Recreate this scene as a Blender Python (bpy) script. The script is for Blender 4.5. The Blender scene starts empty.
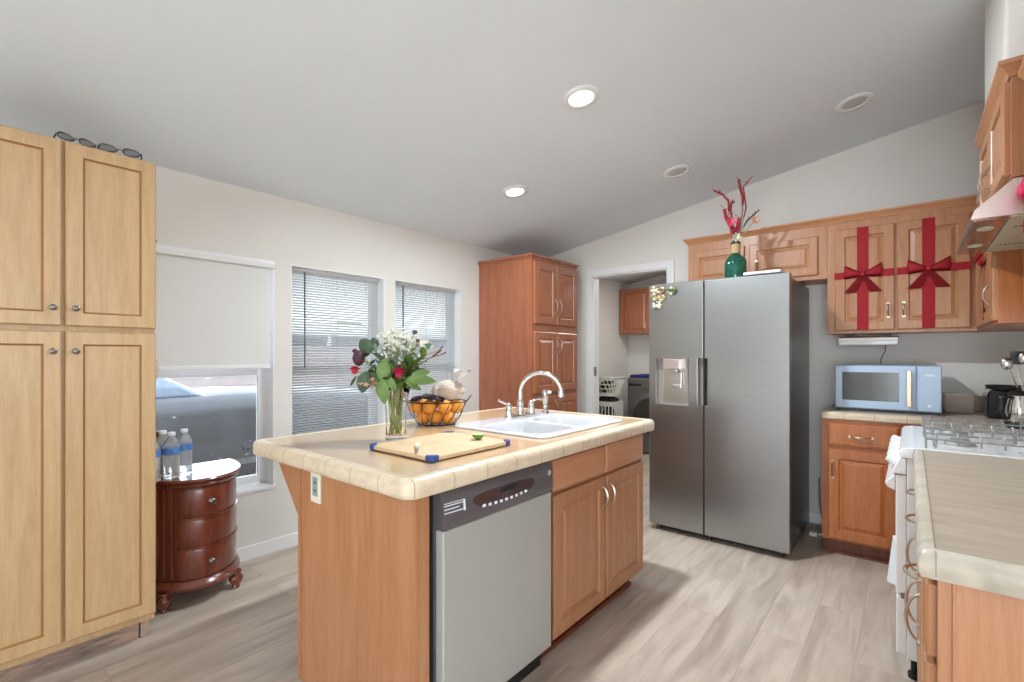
import bpy, bmesh, math, random
from math import pi, sin, cos, radians
from mathutils import Vector, Matrix
random.seed(7)
SC = bpy.context.scene
COL = SC.collection

# ------------------------------------------------------------------ camera
YAW = 39.6
cam_data = bpy.data.cameras.new('camera')
cam_data.sensor_width = 36.0
cam_data.lens = 36.0 * 482 / 1024
cam_data.shift_y = 14 / 1024
cam_data.clip_start = 0.02
cam = bpy.data.objects.new('camera', cam_data)
COL.objects.link(cam)
cam.location = (0, 0, 1.27)
cam.rotation_euler = (radians(90), 0, radians(YAW))
SC.camera = cam

# ------------------------------------------------------------------ colour management, world
SC.view_settings.view_transform = 'Standard'
SC.view_settings.look = 'None'
SC.view_settings.gamma = 1
SC.view_settings.use_curve_mapping = False
SC.view_settings.exposure = 0.25
W = bpy.data.worlds.new('world'); SC.world = W; W.use_nodes = True
wn = W.node_tree.nodes; wl = W.node_tree.links
bg = wn['Background']
tc = wn.new('ShaderNodeTexCoord'); sx = wn.new('ShaderNodeSeparateXYZ'); rp = wn.new('ShaderNodeValToRGB')
wl.new(tc.outputs['Generated'], sx.inputs[0]); wl.new(sx.outputs['Z'], rp.inputs[0]); wl.new(rp.outputs[0], bg.inputs[0])
rp.color_ramp.elements[0].position = 0.0; rp.color_ramp.elements[0].color = (0.97, 0.98, 1.0, 1)
rp.color_ramp.elements[1].position = 0.6; rp.color_ramp.elements[1].color = (0.70, 0.82, 1.0, 1)
bg.inputs[1].default_value = 5.0

def area(name, loc, rot, sx_, sy_, power, col=(1, 1, 1)):
    l = bpy.data.lights.new(name, 'AREA'); l.shape = 'RECTANGLE'; l.size = sx_; l.size_y = sy_
    l.energy = power; l.color = col
    o = bpy.data.objects.new(name, l); o.location = loc; o.rotation_euler = rot; COL.objects.link(o); return o
# added fill lamps behind the camera, standing in for daylight from unseen rooms
area('front_fill', (1.0, -4.3, 1.1), (radians(98), 0, 0), 2.6, 1.9, 95, (0.86, 0.93, 1.0))
area('side_fill', (4.3, 0.2, 1.45), (radians(97), 0, radians(90)), 3.0, 1.0, 30, (0.86, 0.94, 1.0))
# fill lamp added to brighten the laundry room; its unseen fixture is added below
area('laundry_fill', (-2.0, 5.3, 2.3), (0, 0, 0), .5, .5, 14, (1.0, .98, .95))

# ------------------------------------------------------------------ materials
def new_mat(name):
    m = bpy.data.materials.new(name); m.use_nodes = True
    n = m.node_tree.nodes; l = m.node_tree.links
    return m, n, l, n['Principled BSDF']
def plain(name, col, rough=0.5, metal=0.0, spec=0.5, coat=0.0, var=0.0, vscale=8.0, bump=0.0, bscale=60.0, trans=0.0, ior=1.45, emit=None, estr=0.0, alpha=None, sub=0.0):
    m, n, l, b = new_mat(name)
    b.inputs['Base Color'].default_value = (*col, 1)
    b.inputs['Roughness'].default_value = rough
    b.inputs['Metallic'].default_value = metal
    b.inputs['Specular IOR Level'].default_value = spec
    b.inputs['Coat Weight'].default_value = coat
    b.inputs['Transmission Weight'].default_value = trans
    b.inputs['IOR'].default_value = ior
    if alpha is not None: b.inputs['Alpha'].default_value = alpha
    if emit: b.inputs['Emission Color'].default_value = (*emit, 1); b.inputs['Emission Strength'].default_value = estr
    t = n.new('ShaderNodeTexCoord')
    if var > 0:
        nz = n.new('ShaderNodeTexNoise'); nz.inputs['Scale'].default_value = vscale; nz.inputs['Detail'].default_value = 4
        r = n.new('ShaderNodeValToRGB')
        r.color_ramp.elements[0].position = .3; r.color_ramp.elements[1].position = .7
        r.color_ramp.elements[0].color = (*[max(0, c * (1 - var)) for c in col], 1)
        r.color_ramp.elements[1].color = (*[min(1, c * (1 + var)) for c in col], 1)
        l.new(t.outputs['Object'], nz.inputs['Vector']); l.new(nz.outputs['Fac'], r.inputs[0]); l.new(r.outputs[0], b.inputs['Base Color'])
    if bump > 0:
        nb = n.new('ShaderNodeTexNoise'); nb.inputs['Scale'].default_value = bscale; nb.inputs['Detail'].default_value = 3
        bp = n.new('ShaderNodeBump'); bp.inputs['Strength'].default_value = bump; bp.inputs['Distance'].default_value = .01
        l.new(t.outputs['Object'], nb.inputs['Vector']); l.new(nb.outputs['Fac'], bp.inputs['Height']); l.new(bp.outputs[0], b.inputs['Normal'])
    return m
def wood(name, c1, c2, stretch=(14, 14, 1.1), rough=0.38, coat=0.15, contrast=(.32, .68)):
    m, n, l, b = new_mat(name)
    t = n.new('ShaderNodeTexCoord'); mp = n.new('ShaderNodeMapping'); mp.inputs['Scale'].default_value = stretch
    nz = n.new('ShaderNodeTexNoise'); nz.inputs['Scale'].default_value = 2.2; nz.inputs['Detail'].default_value = 6; nz.inputs['Distortion'].default_value = .6
    n2 = n.new('ShaderNodeTexNoise'); n2.inputs['Scale'].default_value = 14; n2.inputs['Detail'].default_value = 3
    mx = n.new('ShaderNodeMixRGB'); mx.inputs[0].default_value = .35
    r = n.new('ShaderNodeValToRGB'); r.color_ramp.elements[0].position = contrast[0]; r.color_ramp.elements[1].position = contrast[1]
    r.color_ramp.elements[0].color = (*c2, 1); r.color_ramp.elements[1].color = (*c1, 1)
    l.new(t.outputs['Object'], mp.inputs[0]); l.new(mp.outputs[0], nz.inputs['Vector']); l.new(mp.outputs[0], n2.inputs['Vector'])
    l.new(nz.outputs['Fac'], mx.inputs[1]); l.new(n2.outputs['Fac'], mx.inputs[2]); l.new(mx.outputs[0], r.inputs[0])
    l.new(r.outputs[0], b.inputs['Base Color'])
    b.inputs['Roughness'].default_value = rough; b.inputs['Coat Weight'].default_value = coat; b.inputs['Coat Roughness'].default_value = .25
    bp = n.new('ShaderNodeBump'); bp.inputs['Strength'].default_value = .06; bp.inputs['Distance'].default_value = .004
    l.new(mx.outputs[0], bp.inputs['Height']); l.new(bp.outputs[0], b.inputs['Normal'])
    return m
def srgb(r, g, b):
    f = lambda c: (c / 255 / 12.92) if c / 255 <= .04045 else ((c / 255 + .055) / 1.055) ** 2.4
    return (f(r), f(g), f(b))

M = {}
M['wall'] = plain('wall_paint', srgb(226, 223, 217), .85, var=.015, vscale=2, bump=.12, bscale=90)
M['ceil'] = plain('ceiling_paint', srgb(228, 235, 240), .9, var=.01, vscale=3, bump=.08, bscale=45)
M['trim'] = plain('white_trim', srgb(236, 236, 236), .45)
M['vinyl'] = plain('white_vinyl', srgb(238, 239, 240), .35)
M['maple'] = wood('honey_maple', srgb(188, 136, 97), srgb(166, 112, 74))
M['maple_h'] = wood('honey_maple_rails', srgb(202, 148, 108), srgb(182, 125, 87), (1.1, 1.1, 14))
M['maple_warm'] = wood('amber_maple', srgb(192, 118, 66), srgb(164, 92, 45))
M['cherry'] = wood('reddish_maple', srgb(178, 108, 72), srgb(150, 84, 52), rough=.3, coat=.8)
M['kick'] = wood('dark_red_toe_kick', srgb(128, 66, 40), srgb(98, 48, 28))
M['pale'] = wood('pale_maple', srgb(190, 158, 116), srgb(172, 138, 96), contrast=(.3, .62))
M['pale_g'] = plain('pale_maple_glaze', srgb(150, 104, 56), .5)
M['rough_board'] = wood('weathered_board', srgb(168, 142, 122), srgb(96, 84, 82), (1.5, 1.5, 9), .7, 0, (.35, .6))
M['mahog'] = wood('mahogany', srgb(128, 62, 40), srgb(84, 34, 24), rough=.22, coat=.6)
M['mahog_top'] = plain('polished_mahogany_top', srgb(120, 76, 62), .08, coat=1.0, spec=1.0, var=.1, vscale=5)
M['steel'] = None
M['pocket'] = plain('grey_pocket_plastic', srgb(138, 134, 130), .45, .2)
M['chrome'] = plain('chrome', srgb(220, 218, 212), .14, 1.0)
M['nickel'] = plain('brushed_nickel', srgb(200, 190, 175), .28, 1.0)
M['dark_nickel'] = plain('aged_nickel', srgb(130, 124, 116), .32, 1.0)
M['black'] = plain('black_plastic', srgb(28, 28, 30), .4)
M['dgrey'] = plain('dark_grey_metal', srgb(110, 110, 112), .3, .5)
M['white'] = plain('white_enamel', srgb(238, 240, 242), .25, coat=.3)
M['sink'] = plain('white_sink_enamel', srgb(208, 209, 212), .18, coat=.4)
M['glass'] = plain('clear_glass', (1, 1, 1), .01, trans=1.0, ior=1.16)
M['pane'] = None
M['tint'] = plain('smoke_tinted_lens', srgb(120, 120, 124), .05, trans=.6, ior=1.2)
M['grate'] = plain('grey_cast_grate', srgb(150, 150, 148), .45, .3)
M['red'] = plain('red_velvet_ribbon', srgb(158, 18, 32), .7, var=.08, vscale=30)
M['pink'] = plain('hot_pink_ribbon', srgb(214, 40, 92), .55, var=.12, vscale=30)
M['blue_mw'] = plain('pale_blue_enamel', srgb(178, 198, 222), .4)
M['brass'] = plain('pale_brass', srgb(222, 206, 176), .35, .5)
M['mirror'] = plain('dark_oven_glass', srgb(84, 86, 84), .15)
M['laundry_grey'] = plain('graphite_washer', srgb(110, 108, 104), .35, .4)
M['navy'] = plain('navy_blue_cloth', srgb(28, 40, 100), .7)
M['bowl_dark'] = plain('dark_tinted_door', srgb(48, 42, 40), .15, coat=.5)
M['orange'] = plain('orange_peel', srgb(226, 152, 62), .5, var=.14, vscale=12, bump=.2, bscale=400)
M['leaf'] = plain('green_leaf', srgb(98, 128, 62), .5, var=.3, vscale=25)
M['dleaf'] = plain('dark_green_leaf', srgb(60, 82, 54), .5, var=.3, vscale=25)
M['sage'] = plain('sage_leaf', srgb(120, 145, 122), .6, var=.2, vscale=30)
M['stem'] = plain('green_stem', srgb(146, 152, 84), .6, var=.3, vscale=60)
M['twig'] = plain('brown_twig', srgb(96, 66, 54), .7, var=.2)
M['cream'] = plain('cream_petal', srgb(206, 203, 184), .7, var=.08)
M['plum'] = plain('plum_petal', srgb(78, 42, 60), .6, var=.2)
M['rose'] = plain('crimson_petal', srgb(160, 28, 66), .55, var=.15, vscale=40)
M['crim'] = plain('red_petal', srgb(190, 36, 62), .55, var=.15, vscale=40)
M['blush'] = plain('blush_petal', srgb(222, 178, 150), .65, var=.1, vscale=40)
M['deepred'] = plain('deep_red_dried_stem', srgb(140, 32, 40), .7, var=.25, vscale=40)
M['greenglass'] = plain('green_bottle_glass', srgb(16, 110, 88), .08, trans=.55, ior=1.45, coat=.5)
M['twine'] = plain('tan_twine', srgb(186, 160, 116), .9, var=.15, vscale=80)
M['board'] = wood('bamboo_board', srgb(222, 196, 160), srgb(200, 170, 130), (2, 10, 10), .5, 0)
M['blue_grip'] = plain('blue_rubber_grip', srgb(44, 74, 136), .55)
M['purple_grip'] = plain('violet_rubber_grip', srgb(84, 66, 140), .55)
M['lime'] = plain('lime_peel', srgb(96, 138, 52), .45, var=.1, bump=.1)
M['limef'] = plain('lime_flesh', srgb(186, 204, 130), .5, var=.1, vscale=60)
M['wire'] = plain('dark_bronze_wire', srgb(60, 40, 32), .4, .7)
M['darkbag'] = plain('glossy_plum_film', srgb(52, 32, 42), .25, coat=.4)
M['bread'] = plain('bread_crust', srgb(214, 176, 130), .7, var=.15, vscale=30)
M['film'] = plain('clear_plastic_film', srgb(238, 230, 220), .25, trans=.5, ior=1.1, var=.03)
M['whitefilm'] = plain('white_plastic_film', srgb(240, 238, 236), .35, trans=.25)
M['bottle'] = plain('clear_bottle_plastic', (0.93, 0.95, .97), .12, trans=.8, ior=1.2)
M['label'] = plain('blue_bottle_label', srgb(84, 132, 196), .5, var=.35, vscale=70)
M['whitelabel'] = plain('pale_bottle_band', srgb(226, 234, 242), .5)
M['stover'] = plain('stainless_plain', srgb(196, 194, 192), .3, 1.0)
M['hood'] = plain('brushed_hood_steel', srgb(202, 190, 186), .34, .85)
M['filter'] = plain('hood_filter', srgb(206, 204, 180), .4, .5)
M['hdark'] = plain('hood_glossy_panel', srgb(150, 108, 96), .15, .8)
M['lampoff'] = plain('unlit_lamp_lens', srgb(196, 196, 194), .4)
M['lampon'] = plain('lit_lamp_lens', srgb(255, 252, 240), .5, emit=(1.0, .97, .9), estr=6)
M['asphalt'] = plain('asphalt', srgb(112, 110, 112), .9, var=.12, vscale=4, bump=.3, bscale=60)
M['car'] = plain('grey_car_paint', srgb(66, 64, 64), .45, .0, coat=.5)
M['carglass'] = plain('car_glass', srgb(90, 104, 120), .05, spec=1.0, coat=1.0)
M['tyre'] = plain('tyre_rubber', srgb(30, 30, 32), .8)
M['fence'] = plain('pale_board_fence', srgb(160, 146, 140), .8, var=.06, vscale=5)
M['siding'] = plain('pale_blue_siding', srgb(112, 138, 172), .7, var=.04)
M['awn'] = plain('white_awning', srgb(240, 240, 238), .5)
M['winglass'] = plain('dark_window_glass', srgb(80, 92, 110), .1, coat=.5)
M['shade'] = plain('roller_shade_cloth', srgb(226, 226, 224), .8, sub=.1)
M['slat'] = plain('white_blind_slat', srgb(214, 216, 216), .5)
M['cord'] = plain('grey_cord', srgb(140, 140, 138), .6)
M['wand'] = plain('dark_wand', srgb(66, 70, 72), .4)
M['hamper'] = plain('white_hamper_plastic', srgb(222, 222, 214), .5)
M['clothes'] = plain('dark_laundry', srgb(44, 40, 44), .9, var=.4, vscale=18)
M['clothes2'] = plain('grey_laundry', srgb(120, 116, 118), .9, var=.3, vscale=18)
M['outlet'] = plain('ivory_outlet', srgb(232, 228, 214), .4)
M['outslot'] = plain('outlet_slot', srgb(150, 160, 158), .4)
M['socket'] = plain('dark_smoky_plastic', srgb(176, 162, 152), .2, coat=.5)
M['offwhite'] = plain('cabinet_interior_white', srgb(228, 220, 206), .6)
M['dwpanel'] = plain('dishwasher_panel', srgb(104, 100, 104), .3, .4)
M['dwmid'] = plain('dishwasher_dark_inset', srgb(74, 56, 56), .25, .2, coat=.3)
M['dwdoor'] = plain('dishwasher_door', srgb(176, 177, 173), .45, .25)

def pane_mat():
    m, n, l, b = new_mat('window_pane_glass')
    n.remove(b); out = [x for x in n if x.type == 'OUTPUT_MATERIAL'][0]
    tr = n.new('ShaderNodeBsdfTransparent'); gl = n.new('ShaderNodeBsdfGlossy'); gl.inputs['Roughness'].default_value = .02
    tr.inputs[0].default_value = (.94, .96, .96, 1)
    lw = n.new('ShaderNodeFresnel'); lw.inputs[0].default_value = 1.45
    mx = n.new('ShaderNodeMixShader')
    l.new(lw.outputs[0], mx.inputs[0]); l.new(tr.outputs[0], mx.inputs[1]); l.new(gl.outputs[0], mx.inputs[2]); l.new(mx.outputs[0], out.inputs[0])
    return m
M['pane'] = pane_mat()

def steel_mat():
    m, n, l, b = new_mat('brushed_stainless')
    b.inputs['Metallic'].default_value = 1.0; b.inputs['Base Color'].default_value = (*srgb(166, 168, 168), 1)
    b.inputs['Roughness'].default_value = .3
    t = n.new('ShaderNodeTexCoord'); mp = n.new('ShaderNodeMapping'); mp.inputs['Scale'].default_value = (2, 2, 300)
    nz = n.new('ShaderNodeTexNoise'); nz.inputs['Scale'].default_value = 3
    r = n.new('ShaderNodeMapRange'); r.inputs[3].default_value = .24; r.inputs[4].default_value = .36
    l.new(t.outputs['Object'], mp.inputs[0]); l.new(mp.outputs[0], nz.inputs['Vector']); l.new(nz.outputs['Fac'], r.inputs[0]); l.new(r.outputs[0], b.inputs['Roughness'])
    return m
M['steel'] = steel_mat()

def floor_mat():
    m, n, l, b = new_mat('vinyl_plank_floor')
    t = n.new('ShaderNodeTexCoord'); mp = n.new('ShaderNodeMapping'); mp.inputs['Rotation'].default_value = (0, 0, radians(90))
    br = n.new('ShaderNodeTexBrick'); br.inputs['Scale'].default_value = 1.0
    br.inputs['Brick Width'].default_value = 1.22; br.inputs['Row Height'].default_value = .18; br.inputs['Mortar Size'].default_value = .0008
    br.inputs['Mortar Smooth'].default_value = .2; br.offset = .37
    br.inputs['Color1'].default_value = (.25, .25, .25, 1); br.inputs['Color2'].default_value = (.75, .75, .75, 1); br.inputs['Mortar'].default_value = (0, 0, 0, 1)
    l.new(t.outputs['Object'], mp.inputs[0]); l.new(mp.outputs[0], br.inputs['Vector'])
    # grain stretched along the planks (world y)
    m2 = n.new('ShaderNodeMapping'); m2.inputs['Scale'].default_value = (9, 1.1, 1)
    off = n.new('ShaderNodeVectorMath'); off.operation = 'ADD'
    sc = n.new('ShaderNodeVectorMath'); sc.operation = 'SCALE'; sc.inputs['Scale'].default_value = 7
    l.new(br.outputs['Color'], sc.inputs[0]); l.new(t.outputs['Object'], off.inputs[0]); l.new(sc.outputs[0], off.inputs[1]); l.new(off.outputs[0], m2.inputs[0])
    nz = n.new('ShaderNodeTexNoise'); nz.inputs['Scale'].default_value = 1.6; nz.inputs['Detail'].default_value = 7; nz.inputs['Distortion'].default_value = .8
    l.new(m2.outputs[0], nz.inputs['Vector'])
    r = n.new('ShaderNodeValToRGB'); e = r.color_ramp.elements
    e[0].position = .3; e[0].color = (*srgb(166, 150, 135), 1); e[1].position = .64; e[1].color = (*srgb(198, 184, 168), 1)
    l.new(nz.outputs['Fac'], r.inputs[0])
    hs = n.new('ShaderNodeMixRGB'); hs.blend_type = 'MULTIPLY'; hs.inputs[0].default_value = 1
    mr = n.new('ShaderNodeMapRange'); mr.inputs[1].default_value = .25; mr.inputs[2].default_value = .75; mr.inputs[3].default_value = .94; mr.inputs[4].default_value = 1.03
    l.new(br.outputs['Color'], mr.inputs[0]); l.new(r.outputs[0], hs.inputs[1]); l.new(mr.outputs[0], hs.inputs[2])
    mm = n.new('ShaderNodeMixRGB'); mm.inputs[2].default_value = (*srgb(156, 142, 130), 1)
    l.new(br.outputs['Fac'], mm.inputs[0]); l.new(hs.outputs[0], mm.inputs[1]); l.new(mm.outputs[0], b.inputs['Base Color'])
    b.inputs['Roughness'].default_value = .48
    bp = n.new('ShaderNodeBump'); bp.inputs['Strength'].default_value = .08; bp.inputs['Distance'].default_value = .003
    l.new(nz.outputs['Fac'], bp.inputs['Height']); l.new(bp.outputs[0], b.inputs['Normal'])
    return m
M['floor'] = floor_mat()

def stone_mat(name, c1, c2, stretch, rough, tile=None, grout=None, coat=0.0):
    """laminate / tile in world coordinates; tile = size, grout lines on x and y"""
    m, n, l, b = new_mat(name)
    g = n.new('ShaderNodeNewGeometry'); mp = n.new('ShaderNodeMapping'); mp.inputs['Scale'].default_value = stretch
    nz = n.new('ShaderNodeTexNoise'); nz.inputs['Scale'].default_value = 2.5; nz.inputs['Detail'].default_value = 8; nz.inputs['Distortion'].default_value = .5
    l.new(g.outputs['Position'], mp.inputs[0]); l.new(mp.outputs[0], nz.inputs['Vector'])
    r = n.new('ShaderNodeValToRGB'); e = r.color_ramp.elements
    e[0].position = .32; e[0].color = (*c2, 1); e[1].position = .66; e[1].color = (*c1, 1)
    l.new(nz.outputs['Fac'], r.inputs[0]); last = r.outputs[0]
    if tile:
        sp = n.new('ShaderNodeSeparateXYZ'); l.new(g.outputs['Position'], sp.inputs[0])
        outs = []
        for ax, ph in (('X', tile[1]), ('Y', tile[2])):
            a = n.new('ShaderNodeMath'); a.operation = 'ADD'; a.inputs[1].default_value = ph + 10
            d = n.new('ShaderNodeMath'); d.operation = 'DIVIDE'; d.inputs[1].default_value = tile[0]
            fr = n.new('ShaderNodeMath'); fr.operation = 'FRACT'
            lt = n.new('ShaderNodeMath'); lt.operation = 'LESS_THAN'; lt.inputs[1].default_value = .018
            l.new(sp.outputs[ax], a.inputs[0]); l.new(a.outputs[0], d.inputs[0]); l.new(d.outputs[0], fr.inputs[0]); l.new(fr.outputs[0], lt.inputs[0]); outs.append(lt)
        mxm = n.new('ShaderNodeMath'); mxm.operation = 'MAXIMUM'; l.new(outs[0].outputs[0], mxm.inputs[0]); l.new(outs[1].outputs[0], mxm.inputs[1])
        mm = n.new('ShaderNodeMixRGB'); mm.inputs[2].default_value = (*grout, 1)
        l.new(mxm.outputs[0], mm.inputs[0]); l.new(last, mm.inputs[1]); last = mm.outputs[0]
    l.new(last, b.inputs['Base Color']); b.inputs['Roughness'].default_value = rough; b.inputs['Coat Weight'].default_value = coat; b.inputs['Coat Roughness'].default_value = .11
    return m
M['ctop'] = stone_mat('tan_laminate', srgb(214, 182, 142), srgb(206, 172, 132), (3, 3, 3), .28, coat=.9)
M['cedge'] = stone_mat('beige_edge_tile', srgb(224, 208, 182), srgb(208, 190, 164), (9, 9, 16), .32, (.152, .05, .06), srgb(160, 140, 112))
M['rtop'] = stone_mat('greige_laminate', srgb(190, 178, 160), srgb(172, 158, 140), (2, 10, 4), .32)
M['redge'] = stone_mat('greige_edge_tile', srgb(206, 196, 180), srgb(172, 164, 148), (6, 6, 10), .35)

# ------------------------------------------------------------------ mesh helpers
def BM(): return bmesh.new()
def box(bm, x0, x1, y0, y1, z0, z1):
    if x0 > x1: x0, x1 = x1, x0
    if y0 > y1: y0, y1 = y1, y0
    if z0 > z1: z0, z1 = z1, z0
    v = [bm.verts.new(p) for p in ((x0, y0, z0), (x1, y0, z0), (x1, y1, z0), (x0, y1, z0), (x0, y0, z1), (x1, y0, z1), (x1, y1, z1), (x0, y1, z1))]
    for f in ((3, 2, 1, 0), (4, 5, 6, 7), (0, 1, 5, 4), (1, 2, 6, 5), (2, 3, 7, 6), (3, 0, 4, 7)):
        bm.faces.new([v[i] for i in f])
    return v
def loft(bm, rings, caps=True, closed=True):
    vr = [[bm.verts.new(p) for p in r] for r in rings]
    k = len(vr[0])
    for a, b in zip(vr, vr[1:]):
        for i in range(k if closed else k - 1):
            j = (i + 1) % k
            try: bm.faces.new((a[i], a[j], b[j], b[i]))
            except ValueError: pass
    if caps:
        bm.faces.new(list(reversed(vr[0]))); bm.faces.new(vr[-1])
    return vr
def tube(bm, pts, r, n=8, caps=True):
    pts = [Vector(p) for p in pts]
    rs = r if isinstance(r, (list, tuple)) else [r] * len(pts)
    rings = []; up = None
    for i, p in enumerate(pts):
        d = (pts[min(i + 1, len(pts) - 1)] - pts[max(i - 1, 0)])
        if d.length < 1e-9: d = Vector((0, 0, 1))
        d.normalize()
        if up is None:
            up = Vector((0, 0, 1)) if abs(d.z) < .9 else Vector((1, 0, 0))
        s = d.cross(up)
        if s.length < 1e-6: s = d.cross(Vector((1, 0.1, 0)))
        s.normalize(); u = s.cross(d).normalized(); up = u
        rings.append([p + (s * cos(2 * pi * k / n) + u * sin(2 * pi * k / n)) * rs[i] for k in range(n)])
    loft(bm, rings, caps)
def lathe(bm, prof, n=24, c=(0, 0, 0), caps=True, sx=1, sy=1, a0=0, a1=2 * pi):
    rings = [[(c[0] + max(r, 1e-4) * cos(a0 + (a1 - a0) * k / n) * sx, c[1] + max(r, 1e-4) * sin(a0 + (a1 - a0) * k / n) * sy, c[2] + z) for k in range(n)] for r, z in prof]
    loft(bm, rings, caps)
def prism(bm, pts, axis, a, b):
    """pts 2d, extruded along axis from a to b; 2d coords are the other two axes in xyz order"""
    def mk(p, c): return {'x': (c, p[0], p[1]), 'y': (p[0], c, p[1]), 'z': (p[0], p[1], c)}[axis]
    loft(bm, [[mk(p, a) for p in pts], [mk(p, b) for p in pts]])
def sphere(bm, c, r, sx=1, sy=1, sz=1, sub=2):
    ret = bmesh.ops.create_icosphere(bm, subdivisions=sub, radius=r)
    for v in ret['verts']: v.co = Vector((v.co.x * sx + c[0], v.co.y * sy + c[1], v.co.z * sz + c[2]))
def arcpts(c, r, a0, a1, n, plane='xz', const=0):
    out = []
    for i in range(n + 1):
        a = a0 + (a1 - a0) * i / n; p, q = c[0] + r * cos(a), c[1] + r * sin(a)
        out.append({'xz': (p, const, q), 'yz': (const, p, q), 'xy': (p, q, const)}[plane])
    return out

def mesh_obj(name, bm, mat, smooth=None, bevel=0.0, segs=2, sub=0):
    bmesh.ops.recalc_face_normals(bm, faces=bm.faces)
    me = bpy.data.meshes.new(name); bm.to_mesh(me); bm.free()
    for m in (mat if isinstance(mat, (list, tuple)) else [mat]): me.materials.append(m)
    o = bpy.data.objects.new(name, me); COL.objects.link(o)
    if smooth:
        for p in me.polygons: p.use_smooth = True
        if smooth != 'all': me.set_sharp_from_angle(angle=radians(38))
    if bevel > 0:
        b = o.modifiers.new('bevel', 'BEVEL'); b.width = bevel; b.segments = segs; b.limit_method = 'ANGLE'; b.angle_limit = radians(40); b.harden_normals = False
    if sub:
        s = o.modifiers.new('sub', 'SUBSURF'); s.levels = sub; s.render_levels = sub
    return o
def tag(o, label, cat, group=None):
    o['label'] = label; o['category'] = cat
    if group: o['group'] = group
    return o
def thing(name, label, cat, loc=(0, 0, 0), rotz=0, group=None):
    o = bpy.data.objects.new(name, None); o.empty_display_size = .05; COL.objects.link(o)
    o.location = loc; o.rotation_euler = (0, 0, rotz)
    return tag(o, label, cat, group)
def part(parent, name, bm, mat, world=True, label=None, **kw):
    """world=True: the bmesh is in room coordinates and is shifted to the thing's base"""
    root = parent
    while root.parent: root = root.parent
    if world: bmesh.ops.translate(bm, verts=bm.verts, vec=-Vector(root.location))
    o = mesh_obj(name, bm, mat, **kw); o.parent = parent
    if label: o['label'] = label
    return o
def single(name, bm, mat, label, cat, loc=(0, 0, 0), rotz=0, group=None, **kw):
    o = mesh_obj(name, bm, mat, **kw); o.location = loc; o.rotation_euler = (0, 0, rotz)
    return tag(o, label, cat, group)
def struct(name, bm, mat, **kw):
    o = mesh_obj(name, bm, mat, **kw); o['kind'] = 'structure'; return o
def dup(root, loc, label=None, rotz=None):
    r = root.copy(); COL.objects.link(r); r.location = loc
    if rotz is not None: r.rotation_euler = (0, 0, rotz)
    if label: r['label'] = label
    for ch in list(root.children):
        c = ch.copy(); COL.objects.link(c); c.parent = r
        for g in list(ch.children):
            d = g.copy(); COL.objects.link(d); d.parent = c
    return r

# faces: how (a = along, b = up, n = outward) maps to the room
def FM(face, plane):
    if face == '+x': return lambda a, b, n: (plane + n, a, b)
    if face == '-x': return lambda a, b, n: (plane - n, a, b)
    if face == '-y': return lambda a, b, n: (a, plane - n, b)
    if face == '+y': return lambda a, b, n: (a, plane + n, b)
def rectring(F, a0, a1, b0, b1, i, n):
    return [F(a0 + i, b0 + i, n), F(a1 - i, b0 + i, n), F(a1 - i, b1 - i, n), F(a0 + i, b1 - i, n)]
def raised_door(bm, F, a0, a1, b0, b1, t=.02, stile=.055, arch=0):
    s = min(stile, (a1 - a0) * .28, (b1 - b0) * .28)
    prof = [(0, 0), (0, t - .006), (.002, t - .002), (.006, t), (s, t), (s + .003, t - .004), (s + .006, t - .009), (s + .011, t - .009), (s + .03, t - .002), (s + .032, t - .001)]
    if (a1 - a0) < 2 * (s + .04) or (b1 - b0) < 2 * (s + .04): prof = prof[:8]
    loft(bm, [rectring(F, a0, a1, b0, b1, i, n) for i, n in prof])
def slab_front(bm, F, a0, a1, b0, b1, t=.02):
    prof = [(0, 0), (0, t - .008), (.003, t - .003), (.010, t - .002), (.013, t), (.02, t)]
    loft(bm, [rectring(F, a0, a1, b0, b1, i, n) for i, n in prof])
def arch_pull(bm, F, a, b, n, half=.048, vertical=True, rise=.028, r=.0045):
    pts = []; rs = []
    for i in range(13):
        s = -1 + 2 * i / 12; d = rise * (1 - s * s) ** .6
        pts.append(F(a, b + s * half, n + d) if vertical else F(a + s * half, b, n + d)); rs.append(r * (1.25 - .35 * abs(s)) if abs(s) < .99 else r * .9)
    tube(bm, pts, rs, 8)
    for s in (-1, 1):
        p0 = F(a, b + s * half, n - .001) if vertical else F(a + s * half, b, n - .001)
        p1 = F(a, b + s * half, n + .006) if vertical else F(a + s * half, b, n + .006)
        tube(bm, [p0, p1], .0085, 8)
def knob(bm, F, a, b, n, r=.015):
    pts = []; rs = []
    for d, q in ((0, .45), (.004, .5), (.008, .36), (.013, .34), (.016, .85), (.021, 1.0), (.026, .88), (.029, .45)):
        pts.append(F(a, b, n + d)); rs.append(r * q)
    tube(bm, pts, rs, 14)
def crown(bm, segs, z0, h=.045, out=.03):
    pass

# ------------------------------------------------------------------ room shell
XW, YB, XR = -3.17, 4.27, .67        # window wall, back wall, range wall
YL = 6.51                            # laundry far wall
YF, XE = -4.4, 4.4                   # open rooms behind the camera
CA = .166
def cz(x): return 2.30 + CA * (min(x, 1.0) + 3.17) - max(0, x - 1.0) * CA

b = BM(); box(b, XW - .15, XE + .1, YF - .1, YL + .1, -.12, 0); struct('floor', b, M['floor'])
b = BM()
sec = lambda y: [(XW - .15, y, cz(XW - .15)), (1.0, y, cz(1.0)), (XE + .1, y, cz(XE + .1)), (XE + .1, y, cz(XE + .1) + .12), (1.0, y, cz(1.0) + .12), (XW - .15, y, cz(XW - .15) + .12)]
loft(b, [sec(YF - .1), sec(YL + .1)]); struct('ceiling', b, M['ceil'])

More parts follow.
